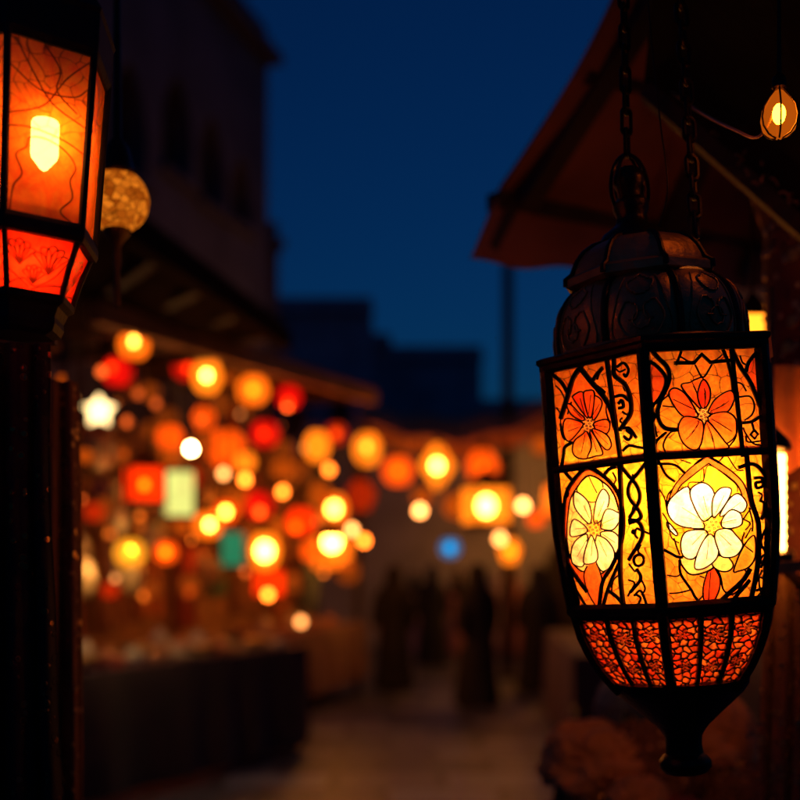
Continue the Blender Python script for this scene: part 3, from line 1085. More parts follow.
mb.lathe([(.048, .780), (.05, .786), (.044, .797), (.030, .806), (.024, .812), (.022, .822), (.026, .832), (.026, .842), (.018, .850), (.019, .862), (.024, .872), (.022, .884), (.013, .894), (0, .898)], 32, (FX * .3, 0, 0))
mb.build('finial', M['iron'], L0)
mb = MB()
ring = lambda ph, rx, rz, cz: [(FX * .3 + rx * math.cos(t) * math.cos(ph), rx * math.cos(t) * math.sin(ph), cz + rz * math.sin(t) * (1 if math.sin(t) > 0 else .8)) for t in np.linspace(0, 2 * math.pi, 33)[:-1]]
mb.tube(ring(.15, .029, .052, .862), .0028, 8, True)
mb.tube(ring(.7, .0255, .048, .864), .0024, 8, True)
mb.tube(ring(-.5, .021, .044, .868), .0024, 8, True)
mb.build('hanging_ring', M['iron'], L0)
mb = MB()
mb.ball((0, 0, 0), .026, 14, (1, 1, 1.25))
bulb = mb.build('bulb', emit('lantern_bulb', (1., .45, .15), 200.), L0)
bulb.location = (-.006, -.055, .402)
mb = MB()
mb.tube([(-.006, -.055, .43), (-.003, -.045, .5), (0, 0, .60)], .011, 8)
mb.build('bulb_holder', M['iron'], L0)


for q, dx in ((dome, -.009), (collar, -.016), ):
    q.location.x = dx


def chain(name, label, a, b, link=.034, wr=.0030, wid=.0088, sag=0.):
    a, b = Vector(a), Vector(b)
    L = (b - a).length
    n = max(2, int(L / (link * .76)))
    t = thing(name, label, 'chain', a)
    mb = MB()
    d = (b - a).normalized()
    x = d.cross(Vector((0, 1, 0))).normalized()
    y = d.cross(x)
    for i in range(n):
        s = (i + .5) / n
        c = a.lerp(b, s) + Vector((0, 0, -sag * 4 * s * (1 - s)))
        q = x if i % 2 else y
        q2 = (q * math.cos(.5) + (y if i % 2 else x) * math.sin(.5))
        hl = link / 2 - wid
        loop = []
        for th in np.linspace(0, 2 * math.pi, 21)[:-1]:
            cz = hl if math.sin(th) > 0 else -hl
            loop.append(c + q2 * (wid * math.cos(th)) + d * (cz + wid * math.sin(th)))
        mb.tube(loop, wr, 6, True)
    mb.build('chain_link', M['lead'], t, True)
    return t


L0m = Matrix.Translation(L0.location) @ L0.rotation_euler.to_matrix().to_4x4()
topw = L0m @ Vector((FX * .3, 0, .916))
col_w = L0m @ Vector((.062, -.03, .782))
chain('hanging_chain', 'chain with twisted links rising straight from the ring on the large lantern', topw, topw + Vector((-.012, .01, .62)), .04, .003, .0085)
chain('hanging_chain', 'second chain fixed to the shoulder of the dome, right of the ring chain', col_w, col_w + Vector((-.045, .02, .75)), .036, .0034, .0105)
mb = MB()
w0 = L0m @ Vector((.012, -.02, .80))
mb.tube(smooth_pts([w0, w0 + Vector((.012, 0, .06)), w0 + Vector((-.002, 0, .18)), w0 + Vector((-.018, .01, .4)), w0 + Vector((-.02, .01, .72))], 8), .0012, 6)
tag(mb.build('lantern_wire', M['lead']), 'thin bare wire hanging between the two chains of the large lantern', 'wire')

# ------------------------------------------------------------------ left lantern, cut by the frame
lt_base = Vector((-.480, 1.397, 1.967))
L1_SCALE = .87
L1 = thing('crackled_glass_lantern', 'tall tapered lantern of crackled orange glass with red lower panes and a visible white bulb', 'lantern', lt_base, None, (0, R(2.0), 0))
B1 = R(-84)            # azimuth of the near-left corner of the front face
UP1 = lerp_prof([(.13, .1075), (.25, .1135), (.385, .1215)])
LO1 = lerp_prof([(.055, .076), (.075, .081), (.10, .090), (.125, .103)])


def hexface(k, X, Y, off, prof, top, low):
    v = Y
    z = top - v * (top - low)
    r = prof(z)
    a, b = B1 + R(60 * k), B1 + R(60 * k + 60)
    A = Vector((r * math.cos(a), r * math.sin(a), z))
    B = Vector((r * math.cos(b), r * math.sin(b), z))
    n = Vector((math.cos((a + b) / 2), math.sin((a + b) / 2), 0))
    return A.lerp(B, X) + n * off


vein_pts = np.array([(random.uniform(-10, 110), random.uniform(-10, 235)) for _ in range(62)])
arch = np.array(smooth_pts([(8, 222), (12, 190), (22, 172), (14, 150), (26, 138), (30, 125), (50, 122), (75, 132), (88, 150), (82, 168), (86, 190), (72, 210), (92, 224)], 8))
big = np.array(smooth_pts([(-5, 118), (30, 112), (70, 118), (98, 130)], 8))
flow = [np.array(smooth_pts(q, 8)) for q in ([(10, 5), (30, 40), (55, 75), (95, 95)], [(98, 8), (70, 40), (45, 80), (5, 100)], [(40, 0), (62, 30), (60, 58), (85, 80)], [(5, 40), (40, 62), (80, 60), (97, 45)])]


def seg_dist(X, Y, pl):
    best = np.full(X.shape, 1e9)
    for (x0, y0), (x1, y1) in zip(pl[:-1], pl[1:]):
        dx, dy = x1 - x0, y1 - y0
        t = np.clip(((X - x0) * dx + (Y - y0) * dy) / (dx * dx + dy * dy + 1e-9), 0, 1)
        best = np.minimum(best, (X - x0 - t * dx) ** 2 + (Y - y0 - t * dy) ** 2)
    return np.sqrt(best)


def veins(U, V, h=225.):
    X, Y = U * 100, V * h
    m = np.clip(1.15 - cell_edges(X + 4 * np.sin(Y * .13), Y + 4 * np.sin(X * .11), vein_pts) * .8, 0, .7) * np.clip((150 - Y) / 70, .12, 1)
    for pl in [arch, big] + flow:
        m = np.maximum(m, np.clip(1.5 - seg_dist(X, Y, pl), 0, .92))
    return m


red_lines = []
for (cx, cy, s) in ((22, 35, 1.), (70, 42, 1.15), (46, 70, .8)):
    for q in range(5):
        a = -1.57 + (q - 2) * .55
        red_lines.append(np.array(smooth_pts([(cx, cy + 22 * s), (cx + 16 * s * math.cos(a - .45), cy + 6 + 18 * s * math.sin(a - .3)), (cx + 26 * s * math.cos(a), cy + 8 + 30 * s * math.sin(a)), (cx + 16 * s * math.cos(a + .45), cy + 6 + 18 * s * math.sin(a + .3)), (cx, cy + 22 * s)], 6)))
red_lines += [np.array(smooth_pts(q, 8)) for q in ([(2, 95), (30, 80), (50, 92), (80, 72), (98, 40)], [(-2, 60), (14, 75), (40, 95)], [(98, 85), (70, 88), (45, 98)])]


def redveins(U, V):
    X, Y = U * 100, V * 100
    m = np.zeros(U.shape)
    for pl in red_lines:
        m = np.maximum(m, np.clip(1.7 - seg_dist(X, Y, pl), 0, .9))
    return m


def flat(c):
    def f(U, V):
        o = np.zeros(U.shape + (3,))
        o[:] = c
        return o
    return f


pa = pb = None
for k in range(6):
    if pa is None:
        pa = glass_grid('upper_pane', 120, 250, lambda u, v, q: hexface(0, u, v, -.003, UP1, .352, .143), flat((.85, .165, .008)), veins, M['glassleft'], L1)
        pb = glass_grid('lower_red_pane', 110, 100, lambda u, v, q: hexface(0, u, v, -.003, LO1, .126, .062), flat((.90, .040, .006)), redveins, M['glassred'], L1)
        pa['label'] = 'orange crackled pane'
        pb['label'] = 'red pane with leaf drawing'
    else:
        a, b = obj('upper_pane', pa.data, M['glassleft'], L1), obj('lower_red_pane', pb.data, M['glassred'], L1)
        a.rotation_euler = b.rotation_euler = (0, 0, R(60 * k))
for k in range(6):
    mb = MB()
    a = B1 + R(60 * k)
    mb.tube([Vector((UP1(z) * math.cos(a), UP1(z) * math.sin(a), z)) for z in (.135, .2, .3, .375)], .0055, 8)
    mb.tube([Vector((LO1(z) * math.cos(a), LO1(z) * math.sin(a), z)) for z in (.055, .07, .09, .128)], .0042, 8)
    mb.tube([Vector(((UP1(z) + .005) * math.cos(a), (UP1(z) + .005) * math.sin(a), z)) for z in (.16, .25, .33, .40)], .0012, 6)
    mb.build('corner_post', M['blackiron'], L1)
mb = MB()
mb.lathe([(.09, .124), (.111, .124), (.114, .130), (.114, .140), (.111, .146), (.09, .146)], 6, phase=B1, ring=True)
mb.build('middle_band', M['blackiron'], L1, angle=20)
mb = MB()
mb.lathe([(0, .014), (.050, .014), (.062, .019), (.066, .028), (.065, .036), (.071, .048), (.080, .053), (.081, .061), (.065, .062)], 6, phase=B1)
mb.build('base', M['blackiron'], L1, angle=20)
mb = MB()
mb.lathe([(.1, .349), (.121, .349), (.126, .358), (.127, .402), (.130, .408), (.122, .418), (.10, .45), (.07, .49), (.035, .53), (.018, .55), (.02, .565), (.012, .58), (0, .585)], 6, phase=B1)
mb.build('roof', M['blackiron'], L1, angle=20)
mb = MB()
mb.tube([(.013 * math.cos(t), 0, .598 + .02 * math.sin(t)) for t in np.linspace(0, 6.283, 21)[:-1]], .003, 6, True)
mb.tube([(0, 0, .612), (0, 0, .9)], .002, 6)
mb.build('hanging_hook', M['blackiron'], L1)
mb = MB()
mb.lathe([(0, -.030), (.005, -.0275), (.0175, -.014), (.019, -.009), (.019, .029), (.017, .032), (0, .033)], 28)
b1 = mb.build('bulb', emit('white_bulb', (1., .48, .15), 46.), L1)
b1.location = (.042, -.042, .240)
mb = MB()
mb.lathe([(.013, .272), (.015, .286), (.013, .372)], 16, (.042, -.042, 0))
mb.build('bulb_holder', M['blackiron'], L1)

mb = MB()
mb.ball((0, 0, 0), .012, 12)
b2 = mb.build('lower_bulb', emit('lower_bulb_glow', (1., .4, .12), 110.), L1)
b2.location = (.015, -.03, .10)
L1.scale = (L1_SCALE, L1_SCALE, 1.)
# globe lantern behind it
gl = P(117, 201, 1.95)
G = thing('mosaic_globe_lantern', 'amber mosaic globe lamp with dark cap and stem, half hidden behind the crackled lantern', 'lantern', gl - Vector((0, 0, .19)))
mb = MB()
mb.ball((0, 0, .19), .056, 32, (1, 1, 1.0))
mb.build('globe', mosaic_glow('amber_mosaic', (.34, .055, .002), (.95, .23, .012), .85, 72), G)
mb = MB()
mb.lathe([(.034, .235), (.036, .240), (.03, .246), (.026, .262), (.02, .285), (.008, .30), (.005, .8)], 24)
mb.build('cap', M['iron'], G)
mb = MB()
mb.lathe([(0, 0), (.005, .004), (.007, .03), (.005, .06), (.008, .085), (.007, .11), (.014, .122), (.022, .132), (.024, .139), (.018, .142)], 24)
mb.build('stem', M['brassdark'], G)

# ------------------------------------------------------------------ near textiles, pillar and lamps
def drape(name, label, cat, mat, a, b, ztop, zbot, folds, amp, thick=.004, bulge=0., taper=0., group=None):
    """A cloth hung along a line a-b (x, y), with folds; stands off its line by amp."""
    a, b = Vector((*a, 0)), Vector((*b, 0))
    d = b - a
    n = Vector((-d.y, d.x, 0)).normalized()
    rng = random.Random(sum(map(ord, label)))
    ph = [rng.uniform(0, 6.3) for _ in range(4)]

    def fn(u, v):
        s = u + .03 * math.sin(6.3 * u * folds * .5 + ph[0]) * v
        w = 1 - taper * (1 - v)
        w *= 1 + .05 * math.sin(7 * v + ph[2]) + .025 * math.sin(19 * v + ph[0])
        p = a + d * (.5 + (s - .5) * w)
        z = ztop + (zbot - ztop) * v
        o = amp * (.4 + .6 * v) * (math.sin(6.283 * folds * u + ph[1] + .6 * v) + .45 * math.sin(6.283 * folds * 1.9 * u + ph[2] - v))
        return p + n * (o + bulge * math.sin(math.pi * v)) + Vector((0, 0, z + (.02 * math.sin(9 * u + ph[3]) if v > .98 else 0)))
    mb = MB()
    mb.sheet(fn, 72, 40, thick)
    o = mb.build(name, mat, angle=80)
    return tag(o, label, cat, group)


def onray(px, d):
    return ((px - 400) / FPX * d, d)


drape('hanging_textile', 'nearly black beaded textile hanging below the crackled lantern', 'textile', M['beads'], onray(-60, 1.62), onray(72, 1.66), 2.02, .9, 3.2, .018, .006, 0, .35)
drape('hanging_textile', 'narrow brown fringe of cloth hanging just behind the beaded textile', 'textile', M['embroid'], onray(20, 1.95), onray(92, 2.02), 2.02, .7, 2.6, .022, .004, .01, .4)
mb = MB()
mb.bar(P(-120, 330, 1.72), P(56, 338, 1.76), .022)
tag(mb.build('hanging_rail', M['wood']), 'dark wooden rail carrying the beaded textile under the crackled lantern', 'rail')

# pillar on the right edge, in mosaic
pc = Vector((*onray(822, 2.35), 0))
PL = thing('mosaic_pillar', 'dark red pillar studded with glinting amber mosaic, at the edge behind the large lantern', 'pillar', pc)
mb = MB()
mb.lathe([(.145, 0), (.15, .03), (.15, .15), (.125, .2), (.118, .6), (.112, 1.2), (.112, 1.9), (.118, 2.4), (.135, 2.45), (.15, 2.5), (.15, 2.62), (0, 2.62)], 48)
mb.build('shaft', M['mosaic'], PL)
mb = MB()
rng = random.Random(5)
for k in range(900):
    a, z = rng.uniform(0, 6.283), rng.uniform(.9, 2.45)
    r = .113 if z < 1.9 else .115
    mb.ball((r * math.cos(a), r * math.sin(a), z), rng.uniform(.0035, .009), 6, (1, 1, 1.2))
st = mb.build('glass_stud', pm('amber_stud', (.9, .42, .11), .28, .3, 20, .6, 0, 10, 0, 1.), PL)
st['kind'] = 'stuff'
mb = MB()
for z in (1.06, 1.62, 2.02):
    mb.lathe([(.11, z - .012), (.122, z - .012), (.126, z), (.122, z + .012), (.11, z + .012)], 40, ring=True)
mb.build('carved_ring', M['woodmid'], PL)
drape('hanging_drape', 'orange brown embroidered drape in long folds below the glowing tube lamp', 'drape', M['embroid'], onray(752, 2.2), onray(880, 2.05), 1.67, .6, 5.2, .03, .005, .01, .2)
drape('hanging_drape', 'orange red cloth swag pinned on the mosaic pillar beside the large lantern', 'drape', M['clothswag'], onray(757, 2.19), onray(872, 2.14), 2.08, 1.88, 2.2, .02, .005)
# tube lamp behind lantern edge
tb = P(772, 562, 2.02)
T = thing('tube_lantern', 'bright yellow ribbed cylinder lamp half hidden behind the right edge of the large lantern', 'lantern', tb)
mb = MB()
mb.lathe([(.023 + (.002 if i % 2 else 0), .02 + i * .0088) for i in range(21)], 28)
mb.build('glowing_shade', emit('tube_glow', (1., .33, .045), 26.), T)
mb = MB()
mb.lathe([(.014, 0), (.036, .002), (.036, .014), (.028, .019)], 28)
mb.build('base', M['iron'], T)
mb = MB()
mb.lathe([(.03, .202), (.036, .206), (.03, .222), (.012, .24), (.004, .25), (.003, .5)], 28)
mb.build('cap', M['iron'], T)
mb = MB()
mb.bar(P(771, 569, 2.02), P(830, 562, 2.25), .016, .02)
mb.bar(P(786, 570, 2.07), P(815, 600, 2.2), .012, .014)
tag(mb.build('shelf_bracket', M['iron']), 'dark iron bracket on the mosaic pillar under the tube lamp', 'bracket')
# little amber lamp glimpsed over the rim, behind
gb = P(752, 336, 2.55)
GB = thing('amber_box_lantern', 'blurred amber glow of a square lantern just above the rim of the large lantern', 'lantern', gb - Vector((0, 0, .05)))
mb = MB()
mb.box((0, 0, .05), (.075, .075, .085))
mb.build('shade', emit('amber_box_glow', (1., .24, .012), 4.0), GB, angle=20)
mb = MB()
mb.lathe([(.06, .093), (.05, .105), (.02, .13), (.004, .15), (.003, .9)], 4, phase=R(45))
mb.lathe([(.03, -.012), (.058, -.004), (.058, .007)], 4, phase=R(45))
mb.build('cap', M['iron'], GB, angle=20)
# small tulip bulb at the top right
tl = P(779, 138, 1.52)
TL = thing('tulip_lamp', 'small amber tulip lamp in a wire cage under the dark roof', 'lamp', tl)
mb = MB()
mb.lathe([(0, 0), (.014, .002), (.026, .013), (.030, .03), (.027, .048), (.018, .064), (.007, .078), (0, .082)], 28)
mb.build('shade', shell('tulip_glass', (1., .20, .008), .55, (1., .50, .08), .42), TL)
mb = MB()
mb.ball((0, 0, .04), .011, 14, (1, 1, 1.6))
mb.build('bulb', emit('tulip_bulb', (1., .40, .08), 110.), TL)
mb = MB()
for q in range(6):
    a = q * math.pi / 3 + .3
    mb.tube([(r * math.cos(a), r * math.sin(a), z) for r, z in ((.006, -.001), (.020, .005), (.030, .018), (.0325, .032), (.029, .05), (.019, .066), (.006, .084))], .0016, 5)
mb.lathe([(.008, .08), (.012, .084), (.011, .1), (.004, .108), (.002, .35)], 14)
mb.build('wire_cage', M['iron'], TL)

TL.scale = (.82, .82, .82)
# ------------------------------------------------------------------ right canopy, dark roof above
E1, E2 = P(500, 190, 3.0), P(840, 262, 3.9)
T1, T2 = P(652, -90, 2.35), P(980, -90, 2.35)
V1, V2 = P(470, 259, 2.95), P(840, 292, 3.75)
CN = thing('canvas_canopy', 'red brown canvas canopy with flared valance and dark rafters above the large lantern', 'canopy', P(500, 190, 3.0))
mb = MB()


def roof_fn(u, v):
    p = E1.lerp(E2, u).lerp(T1.lerp(T2, u), v)
    return p + Vector((0, 0, -.05 * math.sin(math.pi * v) * (1 + .4 * math.sin(14 * u)) + .008 * math.sin(40 * u + 5 * v) * math.sin(math.pi * v)))


mb.sheet(roof_fn, 60, 24, .012)
mb.build('roof_cloth', M['canopy'], CN, True, angle=70)
mb = MB()
mb.sheet(lambda u, v: E1.lerp(E2, u).lerp(V1.lerp(V2, u), v) + Vector((0, -.012 * math.sin(34 * u) * v, -.014 * math.sin(math.pi * u * 5) ** 2 * v + .012 * (1 - v))), 70, 8, .008)
mb.build('valance', M['canopy'], CN, True, angle=70)
mb = MB()
mb.bar(E1 + Vector((.07, 0, -.035)), T1 + Vector((.09, 0, -.05)), .055, .05)
mb.build('rafter', M['wood'], CN, True, False)
mb = MB()
mb.bar(E1.lerp(E2, .42) + Vector((0, 0, -.05)), T1.lerp(T2, .42) + Vector((0, 0, -.07)), .06, .05)
mb.build('rafter', M['wood'], CN, True, False)
mb = MB()
mb.bar(E1 + Vector((-.02, 0, -.03)), E2 + Vector((0, 0, -.03)), .05, .045)
mb.build('eave_beam', M['wood'], CN, True, False)
for q in (.02, .33, .66):
    mb = MB()
    mb.bar(E1.lerp(E2, q) + Vector((.02, 0, -.02)), V1.lerp(V2, q + .02) + Vector((0, 0, .02)), .03, .03)
    mb.build('valance_strut', M['wood'], CN, True, False)
mb = MB()
mb.bar(E1.lerp(T1, .55) + Vector((.03, 0, -.05)), E2.lerp(T2, .55) + Vector((0, 0, -.05)), .035, .035)
mb.build('purlin', M['wood'], CN, True, False)
# dark board roof nearer
DR = thing('board_roof', 'black board roof with a sloping edge beam, filling the upper corner over the tulip lamp', 'roof', P(640, 60, 2.1))
mb = MB()
a, b = P(655, 74, 2.12), P(870, 261, 1.98)
c, d = P(1000, -210, 1.35), P(690, -210, 1.45)
mb.slab([a, b, c, d], .03)
mb.build('roof_board', M['tarp'], DR, True, False)
mb = MB()
mb.bar(a + Vector((0, 0, -.02)), b + Vector((0, 0, -.02)), .05, .07)
mb.build('edge_beam', M['wood'], DR, True, False)
mb = MB()
rng = random.Random(3)
for k in range(90):
    s = rng.uniform(.3, .95)
    p = a.lerp(b, s) + Vector((rng.uniform(-.02, .03), -.03 - rng.uniform(0, .02), -.02 + rng.uniform(-.035, .035)))
    q = Vector((rng.uniform(-1, 1), rng.uniform(-1, 1), rng.uniform(-1, 1))) * .018
    mb.tube([p, p + q * .6 + Vector((0, 0, .004)), p + q], .0022, 4)
tag(mb.build('tinsel_garland', M['copper']), 'coppery tinsel garland wound along the edge beam of the black roof', 'garland')
mb = MB()
mb.tube(smooth_pts([P(672, 92, 2.07), P(700, 112, 1.85), P(735, 130, 1.65), P(758, 137, 1.57), P(775, 112, 1.52)], 8), .002, 6)
tag(mb.build('lamp_flex', M['copper']), 'thin copper flex looping from the roof beam to the tulip lamp', 'wire')

# ------------------------------------------------------------------ ground
mb = MB()
mb.add([(-150, -20, 0), (150, -20, 0), (150, 220, 0), (-150, 220, 0)], [(0, 1, 2, 3)])
tag(mb.build('ground', M['paving'], smooth=False), kind='structure')

# ------------------------------------------------------------------ buildings
def arch_hole(x, z0, w, h, n=10):
    pts = [(x - w / 2, z0), (x + w / 2, z0)]
    for i in range(n + 1):
        t = i / n
        # pointed arch
        if t <= .5:
            q = t * 2
            pts.append((x + w / 2 * (1 - q ** 1.6), z0 + h - w * .9 + w * .9 * q ** .75))
        else:
            q = (1 - t) * 2
            pts.append((x - w / 2 * (1 - q ** 1.6), z0 + h - w * .9 + w * .9 * q ** .75))
    return pts


def wall_mesh(name, outline, holes, thick):
    cu = bpy.data.curves.new(name, 'CURVE')
    cu.dimensions = '2D'
    cu.fill_mode = 'BOTH'
    cu.extrude = thick / 2
    for pts in [outline] + holes:
        sp = cu.splines.new('POLY')
        sp.points.add(len(pts) - 1)
        for q, (x, y) in zip(sp.points, pts):
            q.co = (x, y, 0, 1)
        sp.use_cyclic_u = True
    ob = bpy.data.objects.new(name, cu)
    COL.objects.link(ob)
    bpy.context.view_layer.update()
    dg = bpy.context.evaluated_depsgraph_get()
    me = bpy.data.meshes.new_from_object(ob.evaluated_get(dg))
    bpy.data.objects.remove(ob)
    me.transform(Matrix.Rotation(R(90), 4, 'X'))
    return me


def building(label, a, b, h, depth, windows, mat, parapet=.4, merlon=0, cat='building', name='plaster_building'):
    """a, b: the two ground corners of the street front as seen left to right; windows: (along, z0, w, h)."""
    a, b = Vector((*a, 0)), Vector((*b, 0))
    d = b - a
    L = d.length
    ang = math.atan2(d.y, d.x)
    t = thing(name, label, cat, a, None, (0, 0, ang))
    me = wall_mesh('front_wall', [(0, 0), (L, 0), (L, h), (0, h)], [arch_hole(*w) for w in windows], .4)
    me.materials.clear()
    o = obj('front_wall', me, mat, t)
    o.location = (0, .2, 0)
    mb = MB()
    mb.box((L / 2, .41 + depth / 2, h / 2), (L - .004, depth, h - .004))
    mb.build('wall', mat, t, False, False)
    mb = MB()
    mb.box((L / 2, -.02, h + .09), (L + .16, .5, .18))
    mb.box((L / 2, .2, h + .18 + parapet / 2), (L, .36, parapet))
    mb.build('parapet', mat, t, False, False)
    for (x, z0, w, hh) in windows:
        mb = MB()
        mb.box((x, .38, z0 + hh / 2), (w * 1.05, .05, hh))
        for q in range(1, 4):
            mb.box((x - w / 2 + w * q / 4, .33, z0 + hh / 2), (.03, .04, hh * .95))
        mb.box((x, .33, z0 + hh * .5), (w, .035, .04))
        wn = mb.build('window', M['void'], t, False, False)
        mb = MB()
        mb.box((x, -.04, z0 - .05), (w + .25, .14, .1))
        mb.build('sill', mat, wn, False, False)
    return t


BA, BB = Vector((-5.1, 9.74)), Vector((-2.376, 20.0))
BL = (BB - BA).length
def along(px):
    # where the sight line of column px meets the wall line
    k = (px - 400) / FPX
    dx, dy = (BB - BA)
    t = (k * BA.y - BA.x) / (dx - k * dy)
    return t * BL, BA.y + t * dy
wins = []
for px, y0, y1, wpx in ((105, 70, 185, 24), (130, 60, 175, 23), (178, 75, 177, 21), (213, 115, 208, 17), (242, 155, 226, 14)):
    s, dd = along(px)
    wins.append((s, EYE - (y1 - 560) / FPX * dd, .95, (y1 - y0) / FPX * dd))
wins = wins[1:]
building('tall dark house with a row of pointed windows, rising behind the lantern stalls', tuple(BA), tuple(BB), 10.6, 5, wins, M['plaster'], .5)
building('lower dark annex stepping down beside the tall house with pointed windows', (-2.75, 22.5), (-2.47, 22.6), 8.0, 4, [], M['plaster'], .4)
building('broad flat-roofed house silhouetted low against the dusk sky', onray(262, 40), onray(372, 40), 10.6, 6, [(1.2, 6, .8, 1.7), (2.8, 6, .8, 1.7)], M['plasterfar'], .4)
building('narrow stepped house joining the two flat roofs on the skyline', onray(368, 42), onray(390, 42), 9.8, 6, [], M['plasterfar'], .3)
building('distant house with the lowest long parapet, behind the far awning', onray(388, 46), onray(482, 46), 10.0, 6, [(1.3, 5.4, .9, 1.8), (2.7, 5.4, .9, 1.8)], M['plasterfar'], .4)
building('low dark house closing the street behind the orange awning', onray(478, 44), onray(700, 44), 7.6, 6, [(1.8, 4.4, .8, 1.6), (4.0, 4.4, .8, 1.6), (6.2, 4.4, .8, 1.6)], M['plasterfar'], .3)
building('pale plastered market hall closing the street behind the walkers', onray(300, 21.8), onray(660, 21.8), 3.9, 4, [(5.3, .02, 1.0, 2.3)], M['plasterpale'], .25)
building('dim house on the right side of the street, behind the pillar', (4.6, 26), (3.2, 9.0), 6.5, 5, [(4, 3.2, .9, 1.7), (8, 3.2, .9, 1.7), (12, 3.2, .9, 1.7)], M['plaster'], .4)

# ------------------------------------------------------------------ street canopies on the left and the far awning
def board_canopy(label, pts, mat, thick=.07, nraft=5, cat='canopy', name='board_canopy'):
    """pts: near outer, far outer, far inner, near inner."""
    p = [Vector(q) for q in pts]
    t = thing(name, label, cat, p[0])
    mb = MB()
    mb.slab(p, thick, (0, 0, 1))
    mb.build('roof_board', mat, t, True, False)
    for i in range(nraft):
        s = (i + .5) / nraft
        a, b = p[0].lerp(p[1], s), p[3].lerp(p[2], s)
        mb = MB()
        mb.bar(a + Vector((0, 0, -.05)), b + Vector((0, 0, -.05)), .07, .09)
        mb.build('rafter', M['wood'], t, True, False)
    mb = MB()
    mb.bar(p[0] + Vector((0, 0, -.04)), p[1] + Vector((0, 0, -.04)), .09, .14)
    mb.build('fascia', mat, t, True, False)
    return t


board_canopy('upper sloping board canopy jutting from the tall house over the lantern stall', [P(70, 178, 5.2), P(286, 336, 8.6), P(150, 345, 9.6), P(-60, 330, 6.2)], M['eave'], .09)
board_canopy('lower long board canopy from which the left lanterns hang', [P(95, 305, 6.6), P(374, 394, 12.6), P(290, 402, 14.2), P(-40, 335, 8.6)], M['awning'], .07, 8)
FA = thing('sagging_awning', 'sagging ochre awning stretched across the street behind the lanterns', 'awning', P(366, 424, 15.5))
mb = MB()
f0, f1, f2, f3 = P(362, 424, 15.2), P(560, 412, 15.2), P(560, 402, 17.5), P(356, 412, 17.5)
mb.sheet(lambda u, v: f0.lerp(f1, u).lerp(f3.lerp(f2, u), v) + Vector((0, 0, -.30 * (math.sin(math.pi * u) ** 1.3) * (1 - .4 * v) + .03 * math.sin(22 * u) + .14 * math.sin(math.pi * v))), 60, 14, .02)
mb.build('awning_cloth', M['awning'], FA, True, angle=70)
mb = MB()
mb.sheet(lambda u, v: f0.lerp(f1, u) + Vector((0, -.01 - .03 * math.sin(40 * u) * v, -.30 * (math.sin(math.pi * u) ** 1.3) + .03 * math.sin(22 * u) - .24 * v)), 80, 6, .012)
mb.build('valance', M['awning'], FA, True, angle=70)
for q in (P(358, 430, 15.25), P(562, 418, 15.25)):
    mb = MB()
    mb.bar(Vector((q.x, q.y, 0)), Vector((q.x, q.y, q.z + .1)), .09)
    mb.build('post', M['wood'], FA, True, False)
q = P(508, 250, 15.9)
mb = MB()
mb.lathe([(.11, 0), (.085, .1), (.08, q.z + .5), (.04, q.z + .6), (0, q.z + .62)], 14, (q.x, q.y, 0))
tag(mb.build('mast', M['tarp']), 'thin dark mast rising behind the sagging awning to below the canvas canopy', 'pole')

# ------------------------------------------------------------------ market tables
def table(label, a, b, depth, h, cat='table', name='stall_table'):
    a, b = Vector((*a, 0)), Vector((*b, 0))
    d = (b - a)
    L = d.length
    ang = math.atan2(d.y, d.x)
    t = thing(name, label, cat, a, None, (0, 0, ang))
    mb = MB()
    mb.box((L / 2, depth / 2, h - .02), (L, depth, .04))
    mb.build('table_top', M['woodmid'], t, False, False)
    for x in (.08, L - .08):
        for y in (.08, depth - .08):
            mb = MB()
            mb.box((x, y, (h - .04) / 2), (.07, .07, h - .042))
            mb.build('leg', M['wood'], t, False, False)
    return t, a, d.normalized(), L


def tablecloth(label, a, d, L, depth, h, mat, drop=.86):
    n = Vector((-d.y, d.x, 0))
    def fn(u, v):
        # v: 0 back edge on top -> .45 front edge -> 1 hem ; ends drop too
        x = -.02 + u * (L + .04)
        if v < .4:
            return a + d * x + n * (depth * (1 - v / .4)) + Vector((0, 0, h + .006 + .004 * math.sin(9 * x)))
        s = (v - .4) / .6
        return a + d * x - n * (.012 + .03 * s * (1 + math.sin(11 * x + 1.5 * math.sin(3 * x)))) + Vector((0, 0, h + .006 - drop * s))
    mb = MB()
    mb.sheet(fn, 120, 40, .006)
    for x in (-.026, L + .026):
        mb.sheet(lambda u, v, x=x: a + d * (x + (.02 if x > 0 else -.02) * v * math.sin(12 * u)) + n * (depth * u) + Vector((0, 0, h + .004 - drop * v)), 30, 12, .005)
    return tag(mb.build('tablecloth', mat, angle=60), label, 'tablecloth')


t1, ta, td, tL = table('long stall table under the dark cloth, heaped with trinkets', onray(40, 7.1), onray(305, 9.9), .95, .93)
tablecloth('dark aubergine cloth hanging to the ground over the long stall table', ta, td, tL, .95, .93, M['clothdark'])
t2, tb_, td2, tL2 = table('smaller stall table farther along, behind the long one', onray(296, 12.0), onray(366, 14.6), .9, .88)
tablecloth('brown cloth over the smaller stall table', tb_, td2, tL2, .9, .88, M['clothbrown'], .7)

# goods: each its own thing
def lathe_thing(name, prof, mat, n=20):
    mb = MB()
    mb.lathe(prof, n)
    return mb.build(name, mat)


